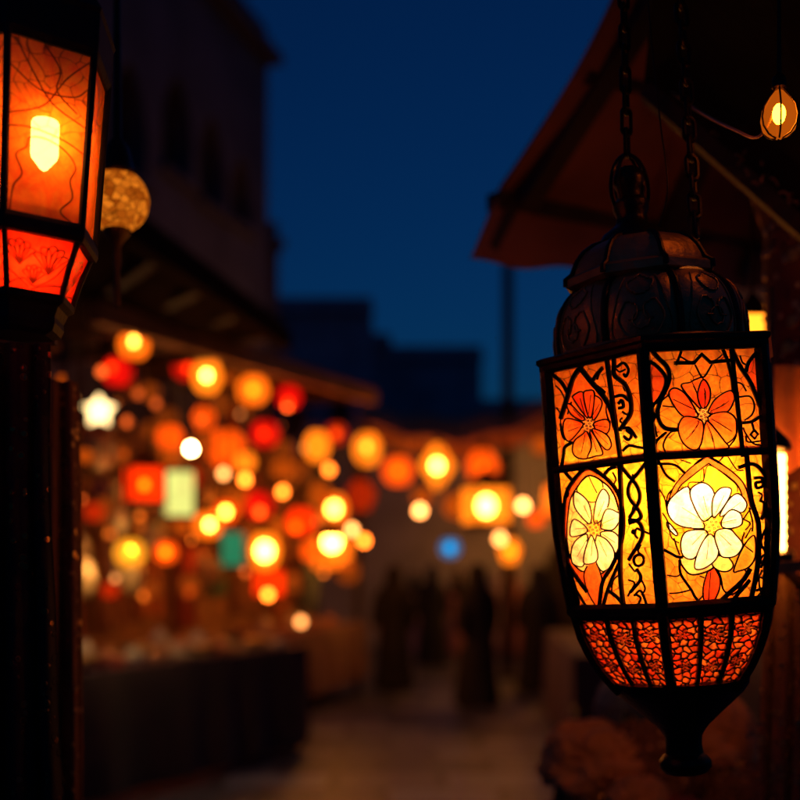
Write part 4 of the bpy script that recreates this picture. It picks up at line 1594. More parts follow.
protos = {
    'brass_bowl': (lathe_thing('brass_bowl', [(0, 0), (.05, 0), (.055, .012), (.10, .05), (.125, .085), (.13, .09), (.122, .088), (.09, .05), (.04, .018), (0, .016)], M['brass']), 'small brass bowls on the long stall table', 'bowl'),
    'painted_plate': (lathe_thing('painted_plate', [(0, 0), (.07, 0), (.075, .008), (.14, .028), (.145, .031), (.138, .031), (.07, .014), (0, .012)], M['ceramic']), 'painted plates on the long stall table', 'plate'),
    'clay_jar': (lathe_thing('clay_jar', [(0, 0), (.045, 0), (.07, .03), (.085, .08), (.075, .13), (.045, .16), (.04, .175), (.052, .19), (.044, .19), (.034, .175), (0, .17)], M['clothcream']), 'clay jars on the long stall table', 'jar'),
    'copper_pot': (lathe_thing('copper_pot', [(0, 0), (.06, 0), (.075, .02), (.08, .07), (.06, .10), (.03, .115), (.028, .14), (.04, .155), (.03, .155), (0, .15)], M['copper']), 'copper pots on the long stall table', 'pot'),
}
mb = MB()
mb.sheet(lambda u, v: Vector(((u - .5) * .26, (v - .5) * .2, .075 + .012 * math.sin(7 * u) * math.sin(6 * v))), 10, 8, .07)
pf = mb.build('folded_cloth', M['clothorange'], angle=60)
protos['folded_cloth'] = (pf, 'folded cloths on the long stall table', 'cloth')
names = {'brass_bowl': 'small brass bowl among the trinkets on the long stall table', 'painted_plate': 'painted plate among the trinkets on the long stall table',
         'clay_jar': 'pale clay jar among the trinkets on the long stall table', 'copper_pot': 'small copper pot among the trinkets on the long stall table',
         'folded_cloth': 'folded cloth lying among the trinkets on the long stall table'}
used = set()
rng = random.Random(21)
tn = Vector((-td.y, td.x, 0))
order = ['painted_plate', 'brass_bowl', 'folded_cloth', 'clay_jar', 'copper_pot', 'painted_plate', 'brass_bowl', 'folded_cloth']
clothmats = [M['clothorange'], M['clothcream'], M['clothred'], M['clothcream'], M['clothgreen'], M['clothblue'], M['clothbrown']]
idx = 0
for row in range(4):
    s = .28
    while s < tL - .2:
        kind = order[(idx + row) % len(order)]
        src, grp, cat = protos[kind]
        o = src if kind not in used else src.copy()
        if kind in used:
            COL.objects.link(o)
        used.add(kind)
        o.location = ta + td * s + tn * (.14 + row * .22 + rng.uniform(-.02, .02)) + Vector((0, 0, .942))
        sc = rng.uniform(.7, .95)
        o.scale = (sc, sc, sc * rng.uniform(.9, 1.15))
        o.rotation_euler = (0, 0, rng.uniform(0, 6.28))
        tag(o, names[kind], cat, grp)
        if kind == 'folded_cloth':
            o.material_slots[0].link = 'OBJECT'
            o.material_slots[0].material = clothmats[idx % 7]
        idx += 1
        s += rng.uniform(.22, .30)
rng = random.Random(4)
tn2 = Vector((-td2.y, td2.x, 0))
for k in range(9):
    kind = ['copper_pot', 'clay_jar', 'brass_bowl'][k % 3]
    o = protos[kind][0].copy()
    COL.objects.link(o)
    o.location = tb_ + td2 * (.25 + (k // 3) * .8 + rng.uniform(-.1, .1)) + tn2 * (.2 + (k % 3) * .25) + Vector((0, 0, .892))
    sc = rng.uniform(.9, 1.3)
    o.scale = (sc, sc, sc)
    nm = kind.replace('_', ' ')
    tag(o, nm + ' on the smaller stall table farther along', protos[kind][2], nm + 's on the smaller stall table')

# textile stack at lower right
sx, sd = onray(632, 2.9)
ST = thing('low_stall_table', 'wooden counter under the heap of cloth bundles at the lower right', 'table', (sx, sd, 0))
mb = MB()
mb.box((.08, .1, .86), (.78, .62, .04))
mb.build('table_top', M['woodmid'], ST, False, False)
for x in (-.27, .43):
    for y in (-.16, .36):
        mb = MB()
        mb.box((x, y, .419), (.05, .05, .838))
        mb.build('leg', M['wood'], ST, False, False)


def bolt_cloth(name, label, c, w, dpt, h, mat, rot, seed):
    rng = random.Random(seed)
    mb = MB()
    n, prof = 44, []
    ph = rng.uniform(0, 6)
    vs, fs = [], []
    rows = 9
    for j in range(rows):
        t = j / (rows - 1)
        bul = 1 + .05 * math.sin(math.pi * t)
        zz = h * t
        for i in range(n):
            a = 2 * math.pi * i / n
            ca, sa = math.cos(a), math.sin(a)
            e = .32
            x = math.copysign(abs(ca) ** e, ca) * w / 2 * bul
            y = math.copysign(abs(sa) ** e, sa) * dpt / 2 * bul
            wob = 1 + .025 * math.sin(5 * a + ph + 4 * t)
            lay = .008 * math.sin(t * 6.283 * 3)
            vs.append(((x + lay * ca) * wob, (y + lay * sa) * wob, zz + .012 * math.sin(3 * a + ph) * t))
    for j in range(rows - 1):
        for i in range(n):
            k = (i + 1) % n
            fs.append((j * n + i, j * n + k, (j + 1) * n + k, (j + 1) * n + i))
    vs.append((0, 0, h + .012))
    top = len(vs) - 1
    for i in range(n):
        fs.append(((rows - 1) * n + i, (rows - 1) * n + (i + 1) % n, top))
    fs.append(tuple(range(n))[::-1])
    mb.add(vs, fs)
    o = mb.build(name, mat, angle=50)
    o.location = c
    o.rotation_euler = (0, 0, rot)
    return tag(o, label, 'cloth')


from mathutils import noise as mnoise


def bundle(label, c, size, mat, seed, rot=0.):
    mb = MB()
    mb.ball((0, 0, 0), 1., 84)
    off = Vector((seed * 3.7, seed * 1.3, 0))
    for v in mb.v:
        d = v.normalized()
        q = d + .25 * Vector((mnoise.noise(d * 2 + off), mnoise.noise(d * 2 - off), mnoise.noise(d * 2.3 + off * 3)))
        r = 1.02 + .26 * mnoise.noise(q * 1.5 + off) - .34 * (1 - abs(mnoise.noise(q * 3.1 + off * 2)) * 2.2) ** 3 * .5 + .12 * abs(mnoise.noise(q * 7 + off))
        v.x, v.y, v.z = d.x * r * size[0] / 2, d.y * r * size[1] / 2, max(d.z * r, -.62) * size[2] / 1.62
    o = mb.build('cloth_bundle', mat, angle=80)
    o.location = Vector(c) + Vector((0, 0, .62 * size[2] / 1.62))
    o.rotation_euler = (0, 0, rot)
    return tag(o, label, 'cloth')


for i, (mt, dx, dy, z, w_, d_, h_, lb) in enumerate((
        ('embroid', -.10, .0, .882, .24, .30, .24, 'big brown cloth bundle at the lower left of the heap'),
        ('clothred', .10, -.03, .882, .24, .30, .22, 'rust red cloth bundle at the bottom of the heap, under the lantern foot'),
        ('embroid', .28, .06, .882, .22, .30, .30, 'brown cloth bundle at the lower right of the heap'),
        ('clothorange', -.10, .02, 1.10, .24, .26, .17, 'orange cloth bundle catching the light at the upper left of the heap'),
        ('embroid', .07, .04, 1.085, .22, .26, .20, 'small brown cloth bundle in the upper middle of the heap'),
        ('clothorange', .24, .08, 1.16, .2, .24, .17, 'orange brown bundle at the upper right of the heap behind the lantern foot'),
        ('clothblue', .03, .10, 1.26, .2, .2, .13, 'slate blue cloth bundle on the very top of the heap'),
        ('clothorange', -.01, -.14, 1.06, .14, .14, .10, 'little orange bundle at the front of the heap'))):
    bundle(lb, (sx + dx, sd + dy + .02, z), (w_, d_, h_), M[mt], i + 1, .4 * i)

# stall back wall and hanging goods on the left
wa, wb = Vector((*onray(20, 10.4), 0)), Vector((*onray(318, 15.2), 0))
WB = thing('stall_partition', 'tall brown board partition at the back of the lantern stall', 'partition', wa)
mb = MB()
wd = (wb - wa)
for i in range(26):
    p = wa + wd * ((i + .5) / 26)
    mb.bar(p + wd.normalized() * 0, p + Vector((0, 0, 3.1)), wd.length / 26 - .012, .04 + .01 * (i % 3), wd.cross(Vector((0, 0, 1))))
mb.build('board_panel', M['woodmid'], WB, True, False)
mb = MB()
for z in (.5, 2.6):
    mb.bar(wa + Vector((.03, -.05, z)), wb + Vector((.03, -.05, z)), .05, .1)
mb.build('batten', M['wood'], WB, True, False)
wn = Vector((wd.y, -wd.x, 0)).normalized()
cl = [('clothred', .06, .13, 2.3, .9, 'deep red cloth hanging on the board partition, nearest end'),
      ('clothbrown', .17, .25, 2.45, 1.0, 'long brown shawl hanging on the board partition'),
      ('clothorange', .29, .35, 2.3, 1.1, 'narrow orange scarf hanging on the board partition'),
      ('clothred', .40, .47, 2.0, .95, 'short dark red cloth hanging low on the board partition'),
      ('clothgreen', .52, .57, 1.95, 1.3, 'small teal cloth hanging on the board partition behind the white lamps'),
      ('clothbrown', .62, .70, 2.5, 1.1, 'wide brown cloth hanging on the far half of the board partition'),
      ('clothorange', .76, .82, 2.2, .95, 'orange cloth hanging toward the far end of the board partition'),
      ('clothblue', .88, .93, 1.9, .8, 'slate blue cloth hanging at the far end of the board partition')]
for mt, s0, s1, zt, zb, lb in cl:
    a, b = wa + wd * s0 + wn * .12, wa + wd * s1 + wn * .12
    drape('hanging_cloth', lb, 'cloth', M[mt], (a.x, a.y), (b.x, b.y), zt, zb, 2.5, .025, .005)
a, b = P(306, 0, 12.9), P(320, 0, 12.9)
drape('hanging_cloth', 'pale slate blue scarf hanging below the brightest square lantern', 'cloth', M['clothblue'], (a.x, a.y), (b.x, b.y), 1.85, 1.05, 1.5, .02, .005)
a, b = P(312, 0, 13.3), P(330, 0, 13.3)
drape('hanging_cloth', 'slate blue scarf hanging above the white pair of lamps', 'cloth', M['clothblue'], (a.x, a.y), (b.x, b.y), 2.85, 2.2, 1.5, .02, .005)  # blue sheet hung in place of a gap of blue sky light

# ------------------------------------------------------------------ lanterns
COLS = {
    'amber': ((1., .16, .005), 2.3, (1., .55, .14)), 'gold': ((1., .21, .007), 2.5, (1., .6, .16)), 'orange': ((1., .095, .0025), 1.9, (1., .4, .08)),
    'red': ((.95, .007, .003), 1.25, (1., .2, .05)), 'redorange': ((1., .034, .001), 2.0, (1., .35, .06)), 'yellow': ((1., .34, .015), 1.7, (1., .75, .25)),
    'white': ((1., .66, .27), 4.6, (1, 1, .9)), 'pale': ((.92, .92, .26), 1.25, (1, 1, .6)), 'green': ((.05, .40, .20), .62, (.4, 1, .6)),
    'blue': ((.03, .28, .55), .75, (.3, .7, 1.)), 'dimorange': ((1., .15, .006), .62, (1., .5, .2)), 'dimred': ((1., .045, .003), .60, (1., .4, .2)), 'brown': ((1., .16, .012), .32, (1, .6, .3)),
}
_mats = {}


def shade_mat(c):
    if c not in _mats:
        col, st, tint = COLS[c]
        _mats[c] = shell(c + '_lamp_glass', col, st, tint, .42)
    return _mats[c]


BULB = {}


def bulb_mat(kind, st):
    k = (kind, st)
    if k not in BULB:
        c = {'w': (1., .58, .22), 'a': (1., .17, .012), 'o': (1., .13, .015), 'p': (1., .33, .075), 'b': (.05, .4, .75)}[kind]
        BULB[k] = emit('bulb_glow', c, st * {'w': 5.5, 'a': 2.6, 'o': 1.6, 'p': 1.7, 'b': 1.6}[kind])
    return BULB[k]


_mesh = {}


def shape(kind):
    """Unit meshes (diameter 1, centred) for a lantern's shade, and where its metal cap and base sit."""
    if kind in _mesh:
        return _mesh[kind]
    mb, cap, foot, bars = MB(), MB(), MB(), MB()
    if kind in ('globe', 'oval'):
        h = .5 if kind == 'globe' else .66
        mb.ball((0, 0, 0), .5, 20, (1, 1, h / .5))
        cap.lathe([(.24, h * .86), (.26, h * .92), (.18, h * 1.02), (.08, h * 1.2), (.04, h * 1.32), (.06, h * 1.36), (0, h * 1.42)], 14)
        foot.lathe([(0, -h * 1.2), (.05, -h * 1.15), (.05, -h * 1.05), (.16, -h * .95), (.17, -h * .92)], 14)
        top = h * 1.4
    elif kind == 'box':
        mb.box((0, 0, 0), (.9, .9, .96))
        cap.lathe([(.70, .49), (.70, .53), (.35, .74), (.08, .9), (.08, .96), (0, .98)], 4, phase=R(45))
        foot.lathe([(.45, -.58), (.68, -.52), (.68, -.485)], 4, phase=R(45))
        for x in (-.46, .46):
            for y in (-.46, .46):
                bars.box((x, y, 0), (.05, .05, .96))
        for z in (-.46, .46):
            bars.lathe([(.62, z - .03), (.68, z - .03), (.68, z + .03), (.62, z + .03)], 4, phase=R(45), ring=True)
        top = .96
    elif kind == 'hex':
        mb.lathe([(.30, -.55), (.5, -.05), (.5, .15), (.26, .5)], 6)
        cap.lathe([(.30, .49), (.32, .53), (.1, .72), (.04, .84), (0, .86)], 6)
        foot.lathe([(0, -.74), (.06, -.7), (.1, -.62), (.32, -.585), (.32, -.54)], 6)
        for q in range(6):
            a = q * math.pi / 3
            bars.tube([(r * math.cos(a), r * math.sin(a), z) for r, z in ((.31, -.55), (.51, -.05), (.51, .15), (.27, .5))], .02, 5)
        top = .85
    elif kind == 'diamond':
        mb.lathe([(.04, -.62), (.5, 0), (.08, .58)], 4)
        cap.lathe([(.1, .56), (.11, .62), (.03, .74), (0, .76)], 8)
        for q in range(4):
            a = q * math.pi / 2
            bars.tube([(r * math.cos(a), r * math.sin(a), z) for r, z in ((.05, -.62), (.51, 0), (.09, .58))], .02, 5)
        top = .75
    elif kind == 'cylinder':
        mb.lathe([(.36, -.62), (.40, -.6), (.40, .6), (.36, .62)], 20)
        cap.lathe([(.42, .61), (.42, .66), (.2, .76), (.06, .9), (0, .92)], 16)
        foot.lathe([(.2, -.72), (.42, -.66), (.42, -.61)], 16)
        top = .9
    elif kind == 'star':
        vs = []
        for q in range(10):
            a = math.pi / 2 + q * math.pi / 5
            r = .56 if q % 2 == 0 else .34
            vs.append((r * math.cos(a), 0, r * math.sin(a)))
        vs += [(0, -.22, 0), (0, .22, 0)]
        fs = []
        for q in range(10):
            fs += [(q, (q + 1) % 10, 10), ((q + 1) % 10, q, 11)]
        mb.add(vs, fs)
        cap.lathe([(.05, .52), (.06, .58), (.02, .66), (0, .68)], 8)
        top = .66
    elif kind == 'bulb':
        mb.lathe([(0, -.5), (.25, -.43), (.44, -.25), (.5, 0), (.43, .25), (.28, .45), (.2, .56)], 16)
        cap.lathe([(.21, .55), (.24, .6), (.24, .9), (.12, 1.0), (.05, 1.05)], 12)
        top = 1.0
    _mesh[kind] = (mb.mesh(kind + '_shade', angle=30), cap.mesh(kind + '_cap', angle=30), top, foot.mesh(kind + '_foot', angle=30) if foot.v else None, bars.mesh(kind + '_frame', angle=30) if bars.v else None)
    return _mesh[kind]


unit_bulb = MB().ball((0, 0, 0), .5, 12, (1, 1, 1.15)).mesh('small_bulb')
CORD = MB().lathe([(.5, 0), (.5, 1)], 6).mesh('cord')
NAME = {'globe': 'globe_lantern', 'oval': 'oval_lantern', 'box': 'square_lantern', 'hex': 'faceted_lantern', 'diamond': 'diamond_lantern',
        'cylinder': 'cylinder_lantern', 'star': 'star_lantern', 'bulb': 'string_bulb'}


def lantern(kind, px, py, d, w, colour, core, label, dx=0, dy=0, ceil=3.3, ratio=1., yaw=.35, group=None):
    """w: width in photo px at depth d; core: (bulb colour, brightness) or None."""
    c = P(px, py, d)
    s = w / FPX * d
    sh, cp, top, ft, br = shape(kind)
    base = c - Vector((0, 0, s * .7 * ratio))
    t = thing(NAME[kind], label, 'light bulb' if kind == 'bulb' else 'lantern', base, group)
    if kind == 'bulb':
        o = obj('glass_bulb', sh, bulb_mat(*colour), t)
    else:
        o = obj('shade', sh, shade_mat(colour), t)
    o.location = (0, 0, s * .7 * ratio)
    o.scale = (s, s, s * ratio)
    o.rotation_euler = (0, 0, yaw if kind != 'star' else 0)
    k = obj('socket' if kind == 'bulb' else 'metal_cap', cp, M['brassdark'], t)
    k.location, k.scale, k.rotation_euler = o.location, o.scale, o.rotation_euler
    for nm, me in (('metal_foot', ft), ('frame', br)):
        if me is not None:
            q = obj(nm, me, M['brassdark'], t)
            q.location, q.scale, q.rotation_euler = o.location, o.scale, o.rotation_euler
    ztop = c.z + s * top * ratio
    hi = max(ceil, ztop + .12)
    cd = obj('cord', CORD, M['cord'], t)
    cd.location = (0, 0, ztop - base.z - .01)
    cd.scale = (.012, .012, hi - ztop + .01)
    if core and kind != 'bulb':
        b = obj('bulb', unit_bulb, bulb_mat(*core[:2]), t)
        bw = (core[2] if len(core) > 2 else 8.0) / FPX * d
        b.scale = (bw, bw, bw)
        b.location = (dx / FPX * d, -.02, s * .7 * ratio - dy / FPX * d)
    return t


def DL(px, extra=.6):
    return 7.0 + (max(px, 70) - 120) / 252 * 5.2 + extra


W_, Am, Or = ('w', 14.), ('a', 7.), ('o', 5.)
PB = 7.5
LT = [
    ('globe', 134, 345, DL(134, .3), 30, 'amber', ('w', 9.), 'amber globe lantern with a pale core, highest at the near end of the left canopy', 0, -3),
    ('globe', 118, 372, DL(118, .7), 30, 'red', ('o', 6.), 'red globe lantern just below the highest amber globe', -5, -4),
    ('star', 99, 411, DL(99, .4), 31, 'white', None, 'white five-pointed star lantern, near the dark textile'),
    ('globe', 187, 367, DL(187, .9), 28, 'red', ('o', 5.), 'red globe lantern tucked behind the bright amber oval one'),
    ('oval', 207, 376, DL(207, .3), 29, 'gold', ('w', 18.), 'golden oval lantern with a white core, in front of a red globe'),
    ('globe', 253, 390, DL(253, .4), 31, 'amber', ('a', 9.), 'amber globe lantern hanging alone under the middle of the left canopy'),
    ('globe', 289, 397, DL(289, .5), 24, 'red', ('o', 7.), 'red globe lantern at the far end of the left canopy', -1, 8),
    ('globe', 265, 434, DL(265, .6), 28, 'red', ('o', 5.), 'red globe lantern below and left of the farthest red one'),
    ('box', 144, 485, DL(144, .3), 39, 'redorange', ('a', 12.), 'red-orange square lantern with a yellow core, largest on the left', 1, 0),
    ('cylinder', 179, 494, DL(179, .8), 36, 'pale', None, 'pale greenish cylinder lantern beside the red-orange square one'),
    ('globe', 226, 448, DL(226, 1.3), 40, 'orange', ('a', 4.), 'large soft orange globe lantern in the middle of the left cluster'),
    ('globe', 130, 553, DL(130, .3), 31, 'yellow', ('a', 7.), 'yellow globe lantern hanging low over the trinket table'),
    ('globe', 166, 552, DL(166, .5), 23, 'orange', ('a', 10.), 'small orange globe lantern right of the low yellow one'),
    ('cylinder', 233, 549, DL(233, .8), 27, 'green', None, 'green cylinder lantern, the only green one'),
    ('oval', 265, 551, DL(265, .4), 30, 'gold', ('w', 16., 16), 'bright oval lantern right of the green cylinder, its middle burnt white', 0, 0),
    ('box', 269, 583, DL(269, .9), 28, 'redorange', None, 'red-orange square lantern hanging under the bright oval one'),
    ('globe', 226, 512, DL(226, .7), 24, 'orange', ('w', 18.), 'small orange globe with a white core, upper of a diagonal pair'),
    ('globe', 208, 525, DL(208, .5), 28, 'amber', ('w', 18.), 'amber globe with a white core, lower of a diagonal pair', 2, 0),
    ('globe', 259, 505, DL(259, .9), 29, 'red', ('p', 9.), 'red globe lantern with a pale bulb showing low in it', 1, 7),
    ('globe', 301, 521, DL(301, .6), 29, 'redorange', ('a', 5.), 'red-orange globe left of the brightest square lantern', -5, 6),
    ('globe', 309, 551, DL(309, .9), 19, 'orange', None, 'small orange globe under the red-orange one by the brightest square lantern'),
    ('oval', 317, 446, DL(317, .6), 25, 'gold', None, 'golden oval lantern at the far end of the left canopy'),
    ('globe', 336, 434, DL(336, .9), 22, 'dimred', ('o', 3.), 'dull red globe behind the golden oval lantern at the canopy end'),
    ('globe', 170, 437, DL(170, .9), 26, 'orange', None, 'orange globe on the left of the bare white bulb'),
    ('globe', 173, 456, DL(173, 1.2), 26, 'dimorange', None, 'dim orange globe below and left of the bare white bulb'),
    ('globe', 168, 420, DL(168, 1.5), 25, 'brown', None, 'brownish unlit globe, given a faint glow, above the bare white bulb'),  # unlit globe whose shade is given a glow of its own
    ('hex', 204, 418, DL(204, 1.2), 22, 'orange', None, 'faceted orange lantern above the bare white bulb'),
    ('globe', 205, 443, DL(205, 1.5), 22, 'dimorange', None, 'dim orange globe right of the bare white bulb'),
    ('globe', 283, 469, DL(283, .9), 22, 'dimorange', None, 'dim orange globe at the right of the left cluster'),
    ('globe', 284, 450, DL(284, 1.3), 21, 'brown', None, 'brown globe just above the dim orange globe of the left cluster'),
    ('oval', 229, 377, DL(229, .8), 12, 'dimorange', None, 'thin dim oval lantern close beside the golden oval with the white core'),
    ('globe', 245, 462, DL(245, .7), 20, 'gold', None, 'small golden globe, upper of two touching ones'),
    ('hex', 361, 495, 13.4, 30, 'dimred', None, 'dull red faceted lantern beyond the canopy end'),
    ('oval', 334, 510, 12.8, 27, 'amber', ('w', 14., 12), 'amber oval lantern with a white core above the brightest square one', 0, -1),
    ('box', 332, 553, 12.4, 35, 'amber', ('w', 26., 17), 'brightest amber square lantern, white light at its top', 0, -12),
    ('oval', 367, 449, 13.6, 27, 'gold', ('p', 12.), 'golden oval lantern with a pale core, first of the street line', -1, -2),
    ('globe', 398, 471, 14.2, 31, 'orange', ('a', 4.), 'plain orange globe, second of the street line'),
    ('diamond', 437, 466, 14.0, 40, 'gold', ('w', 14., 11), 'golden diamond lantern with a white core', 0, 0),
    ('hex', 483, 468, 14.4, 36, 'orange', ('a', 5.), 'faceted orange lantern above the square yellow one'),
    ('box', 486, 506, 13.8, 40, 'gold', ('w', 14., 17), 'square yellow lantern burning white, right of the street line', 0, 0),
    ('globe', 456, 506, 15.0, 26, 'dimorange', None, 'dim orange globe left of the square yellow lantern'),
    ('globe', 422, 497, 15.0, 20, 'dimorange', None, 'dim orange globe above the pale bare bulb in the street line'),
    ('hex', 510, 551, 14.5, 24, 'gold', ('a', 8.), 'faceted golden lantern hanging low near the walkers'),
    ('globe', 536, 519, 14.2, 17, 'orange', None, 'small orange globe close to the left edge of the large lantern'),
    ('globe', 541, 445, 14.6, 20, 'dimorange', None, 'dim globe hanging by the upper left edge of the large lantern'),
    ('globe', 450, 548, 17.5, 20, 'blue', ('b', 3.), 'blue globe lamp over the heads of the walkers, the only blue light'),
    ('box', 22, 344, 2.6, 17, 'gold', None, 'little square amber lamp under the base of the crackled lantern'),
    ('oval', 62, 380, 4.4, 9, 'dimorange', None, 'thin amber oval lamp beside the dark textile'),
    ('diamond', 66, 419, 4.2, 11, 'amber', None, 'little pointed amber lamp by the edge of the dark textile'),
    ('globe', 86, 456, DL(86, .6), 15, 'dimorange', None, 'dim orange globe below the star lantern'),
    ('globe', 94, 512, DL(94, .9), 20, 'dimred', None, 'dull red globe low beside the dark textile'),
    ('oval', 105, 510, DL(105, 1.6), 22, 'brown', None, 'brown oval lantern left of the red-orange square one'),
    ('globe', 150, 430, DL(150, 1.7), 18, 'brown', None, 'brown globe hanging deep in the stall above the red-orange square lantern'),
    ('hex', 245, 410, DL(245, 1.7), 18, 'brown', None, 'brown faceted lantern below the lone amber globe'),
    ('globe', 190, 585, DL(190, 1.2), 20, 'brown', None, 'brown globe hanging low behind the trinkets'),
    ('box', 200, 560, DL(200, 1.4), 26, 'dimred', None, 'dull red square lantern left of the green cylinder'),
]
for row in LT:
    kind, px, py, d, w, colour, core, label = row[:8]
    dx, dy = (row[8], row[9]) if len(row) > 8 else (0, 0)
    lantern(kind, px, py, d, w, colour, core, label, dx, dy, ceil=3.3 if px > 70 else P(px, py, d).z + .3)
for px, py, ex, label in ((130, 552, .45, 'added bare white bulb hidden behind the low yellow globe, lighting the trinkets'),
                          ):
    lantern('bulb', px, py, DL(px, ex), 7.5, ('w', 70.), None, label)  # bulb added out of sight to brighten the trinkets
LT2 = [
    ('globe', 150, 392, 1.4, 20, 'brown', 'brown globe behind the first red globe, under the canopy'), ('oval', 222, 404, 1.6, 20, 'brown', 'brown oval lamp between the golden oval and the lone amber globe'),
    ('hex', 118, 455, 1.5, 24, 'brown', 'brown faceted lantern between the star and the red-orange square lantern'), ('globe', 300, 470, 1.2, 22, 'brown', 'brown globe at the far side of the left cluster, over the pale scarf'),
    ('globe', 190, 478, 1.5, 22, 'dimred', 'dull red globe just above the pale greenish cylinder lantern'), ('oval', 252, 535, 1.4, 20, 'brown', 'brown oval lantern between the green cylinder and the bright oval one'),
    ('globe', 185, 525, 1.5, 22, 'dimorange', 'dim orange globe below the pale greenish cylinder lantern'), ('box', 290, 582, 1.2, 22, 'brown', 'brown square lantern right of the red-orange square one over the tables'),
    ('globe', 110, 590, 1.2, 18, 'dimred', 'dull red globe low over the near end of the trinket table'), ('hex', 152, 588, 1.4, 18, 'brown', 'brown faceted lantern below the small orange globe'),
    ('globe', 348, 572, .6, 24, 'brown', 'brown globe low at the right of the brightest square lantern'), ('oval', 320, 495, 1.2, 22, 'dimorange', 'dim orange oval lantern left of the upper amber oval one'),
    ('globe', 236, 500, 1.6, 26, 'dimorange', 'dim orange globe behind the diagonal pair of white-cored lamps'), ('globe', 275, 528, 1.5, 24, 'dimorange', 'dim orange globe above the bright oval lantern'),
]
for kind, px, py, ex, w, colour, label in LT2:
    lantern(kind, px, py, DL(px, ex), w, colour, None, label)
lantern('box', 690, 590, 2.72, 34, 'amber', ('w', 75., 16), 'added square lantern hanging over the heap of cloth, unseen behind the foot of the large lantern', ceil=2.55)  # unseen lantern added to light the cloth heap
for px, py, d, label in ((566, 500, 19.2, 'added square lantern glowing before the market hall, just behind the left edge of the large lantern'),
                         (606, 512, 18.6, 'added square lantern glowing in front of the market hall, wholly behind the large lantern'),
                         (652, 498, 17.8, 'added square lantern by the house on the right of the street, behind the large lantern')):
    lantern('box', px, py, d, 34, 'amber', ('w', 24., 20), label)  # unseen lanterns added to brighten the street end behind the walkers
BT = [
    (191, 449, DL(191, .4), ('w', 13.), 'bare white bulb in the middle of the left cluster'),
    (223.5, 474, DL(223, .4), ('p', 4.2), 'pale peach bare bulb below the large soft orange globe'),
    (245, 480, DL(245, .3), ('a', 6.), 'amber bare bulb, lower of two touching lights'),
    (282.6, 492, DL(282, .4), ('a', 5.), 'amber bare bulb under the dim orange globe of the left cluster'),
    (329, 470, 12.2, ('a', 4.), 'amber bare bulb under the golden oval lantern at the canopy end'),
    (420, 511, 13.6, ('p', 7.), 'large pale bare bulb under the street line'),
    (523, 506, 13.6, ('p', 8.), 'pale bare bulb close to the left edge of the large lantern'),
    (500, 539, 13.8, ('p', 5.), 'pale amber bare bulb beside the low faceted golden lantern'),
    (352, 530, 11.9, ('p', 6.), 'pale bare bulb right of the brightest square lantern'),
    (364, 541, 12.3, ('a', 6.), 'amber bare bulb, last right of the brightest square lantern'),
    (268, 595, DL(268, .3), ('a', 6.), 'amber bare bulb hanging low under the red-orange square lantern'),
    (301, 622, 11.2, ('p', 3.2), 'peach bare bulb, lowest of all, over the smaller stall table'),
    (127.5, 422, DL(127, .6), ('o', 1.2), 'faint orange bare bulb right of the star lantern'),
    (101.5, 372, DL(101, .3), ('o', 1.6), 'faint orange bare bulb beside the first red globe'),
    (138, 394, DL(138, .5), ('o', .7), 'very faint bare bulb below the first red globe'),
    (510, 520, 13.8, None, None),
]
for px, py, d, col, lb in BT:
    if lb:
        lantern('bulb', px, py, d, 8.6 if px < 400 else 10, col, None, lb)
rng = random.Random(44)
for k in range(34):
    px, py = 76 + (k * 61) % 262 + rng.uniform(-9, 9), 398 + (k * 83) % 205 + rng.uniform(-8, 8)
    lantern('bulb', px, py, DL(px, rng.uniform(.7, 2.2)), rng.choice((4.5, 6, 7.5)), (rng.choice('aaop'), rng.choice((.35, .6, .9, 1.5))), None,
            'small dim amber bulb among the wares deep in the lantern stall', group='small dim bulbs deep in the lantern stall')
# unlit brass lanterns deep in the stall
ub = 0
rng = random.Random(17)
proto = None
for k in range(26):
    px = 80 + (k * 37) % 215 + rng.uniform(-8, 8)
    py = rng.uniform(385, 590)
    d = DL(px, rng.uniform(1.0, 2.2))
    c = P(px, py, d)
    if proto is None:
        sh, cp, top, ft, br = shape('oval')
        proto = thing('brass_lantern', 'unlit brass lantern hanging deep in the stall among the lit ones', 'lantern', c, 'unlit brass lanterns hanging in the stall')
        o = obj('pierced_body', sh, M['brass'], proto)
        k2 = obj('metal_cap', cp, M['brassdark'], proto)
        cd = obj('cord', CORD, M['cord'], proto)
        k3 = obj('metal_foot', ft, M['brassdark'], proto)
        for q in (o, k2, k3):
            q.scale = (.17, .17, .2)
        cd.location = (0, 0, .18)
        cd.scale = (.012, .012, 1.0)
        t = proto
    else:
        t = copy_tree(proto)
        t.location = c
    s = rng.uniform(.7, 1.25)
    t.scale = (s, s, s)
    t.rotation_euler = (0, 0, rng.uniform(0, 6))

# overhead wire for the street line
mb = MB()
mb.tube(smooth_pts([P(340, 418, 13.6), P(400, 436, 14.1), P(470, 432, 14.2), P(560, 424, 14.4)], 10), .008, 5)
tag(mb.build('lamp_wire', M['cord']), 'dark wire strung across the street carrying the line of lanterns', 'wire')

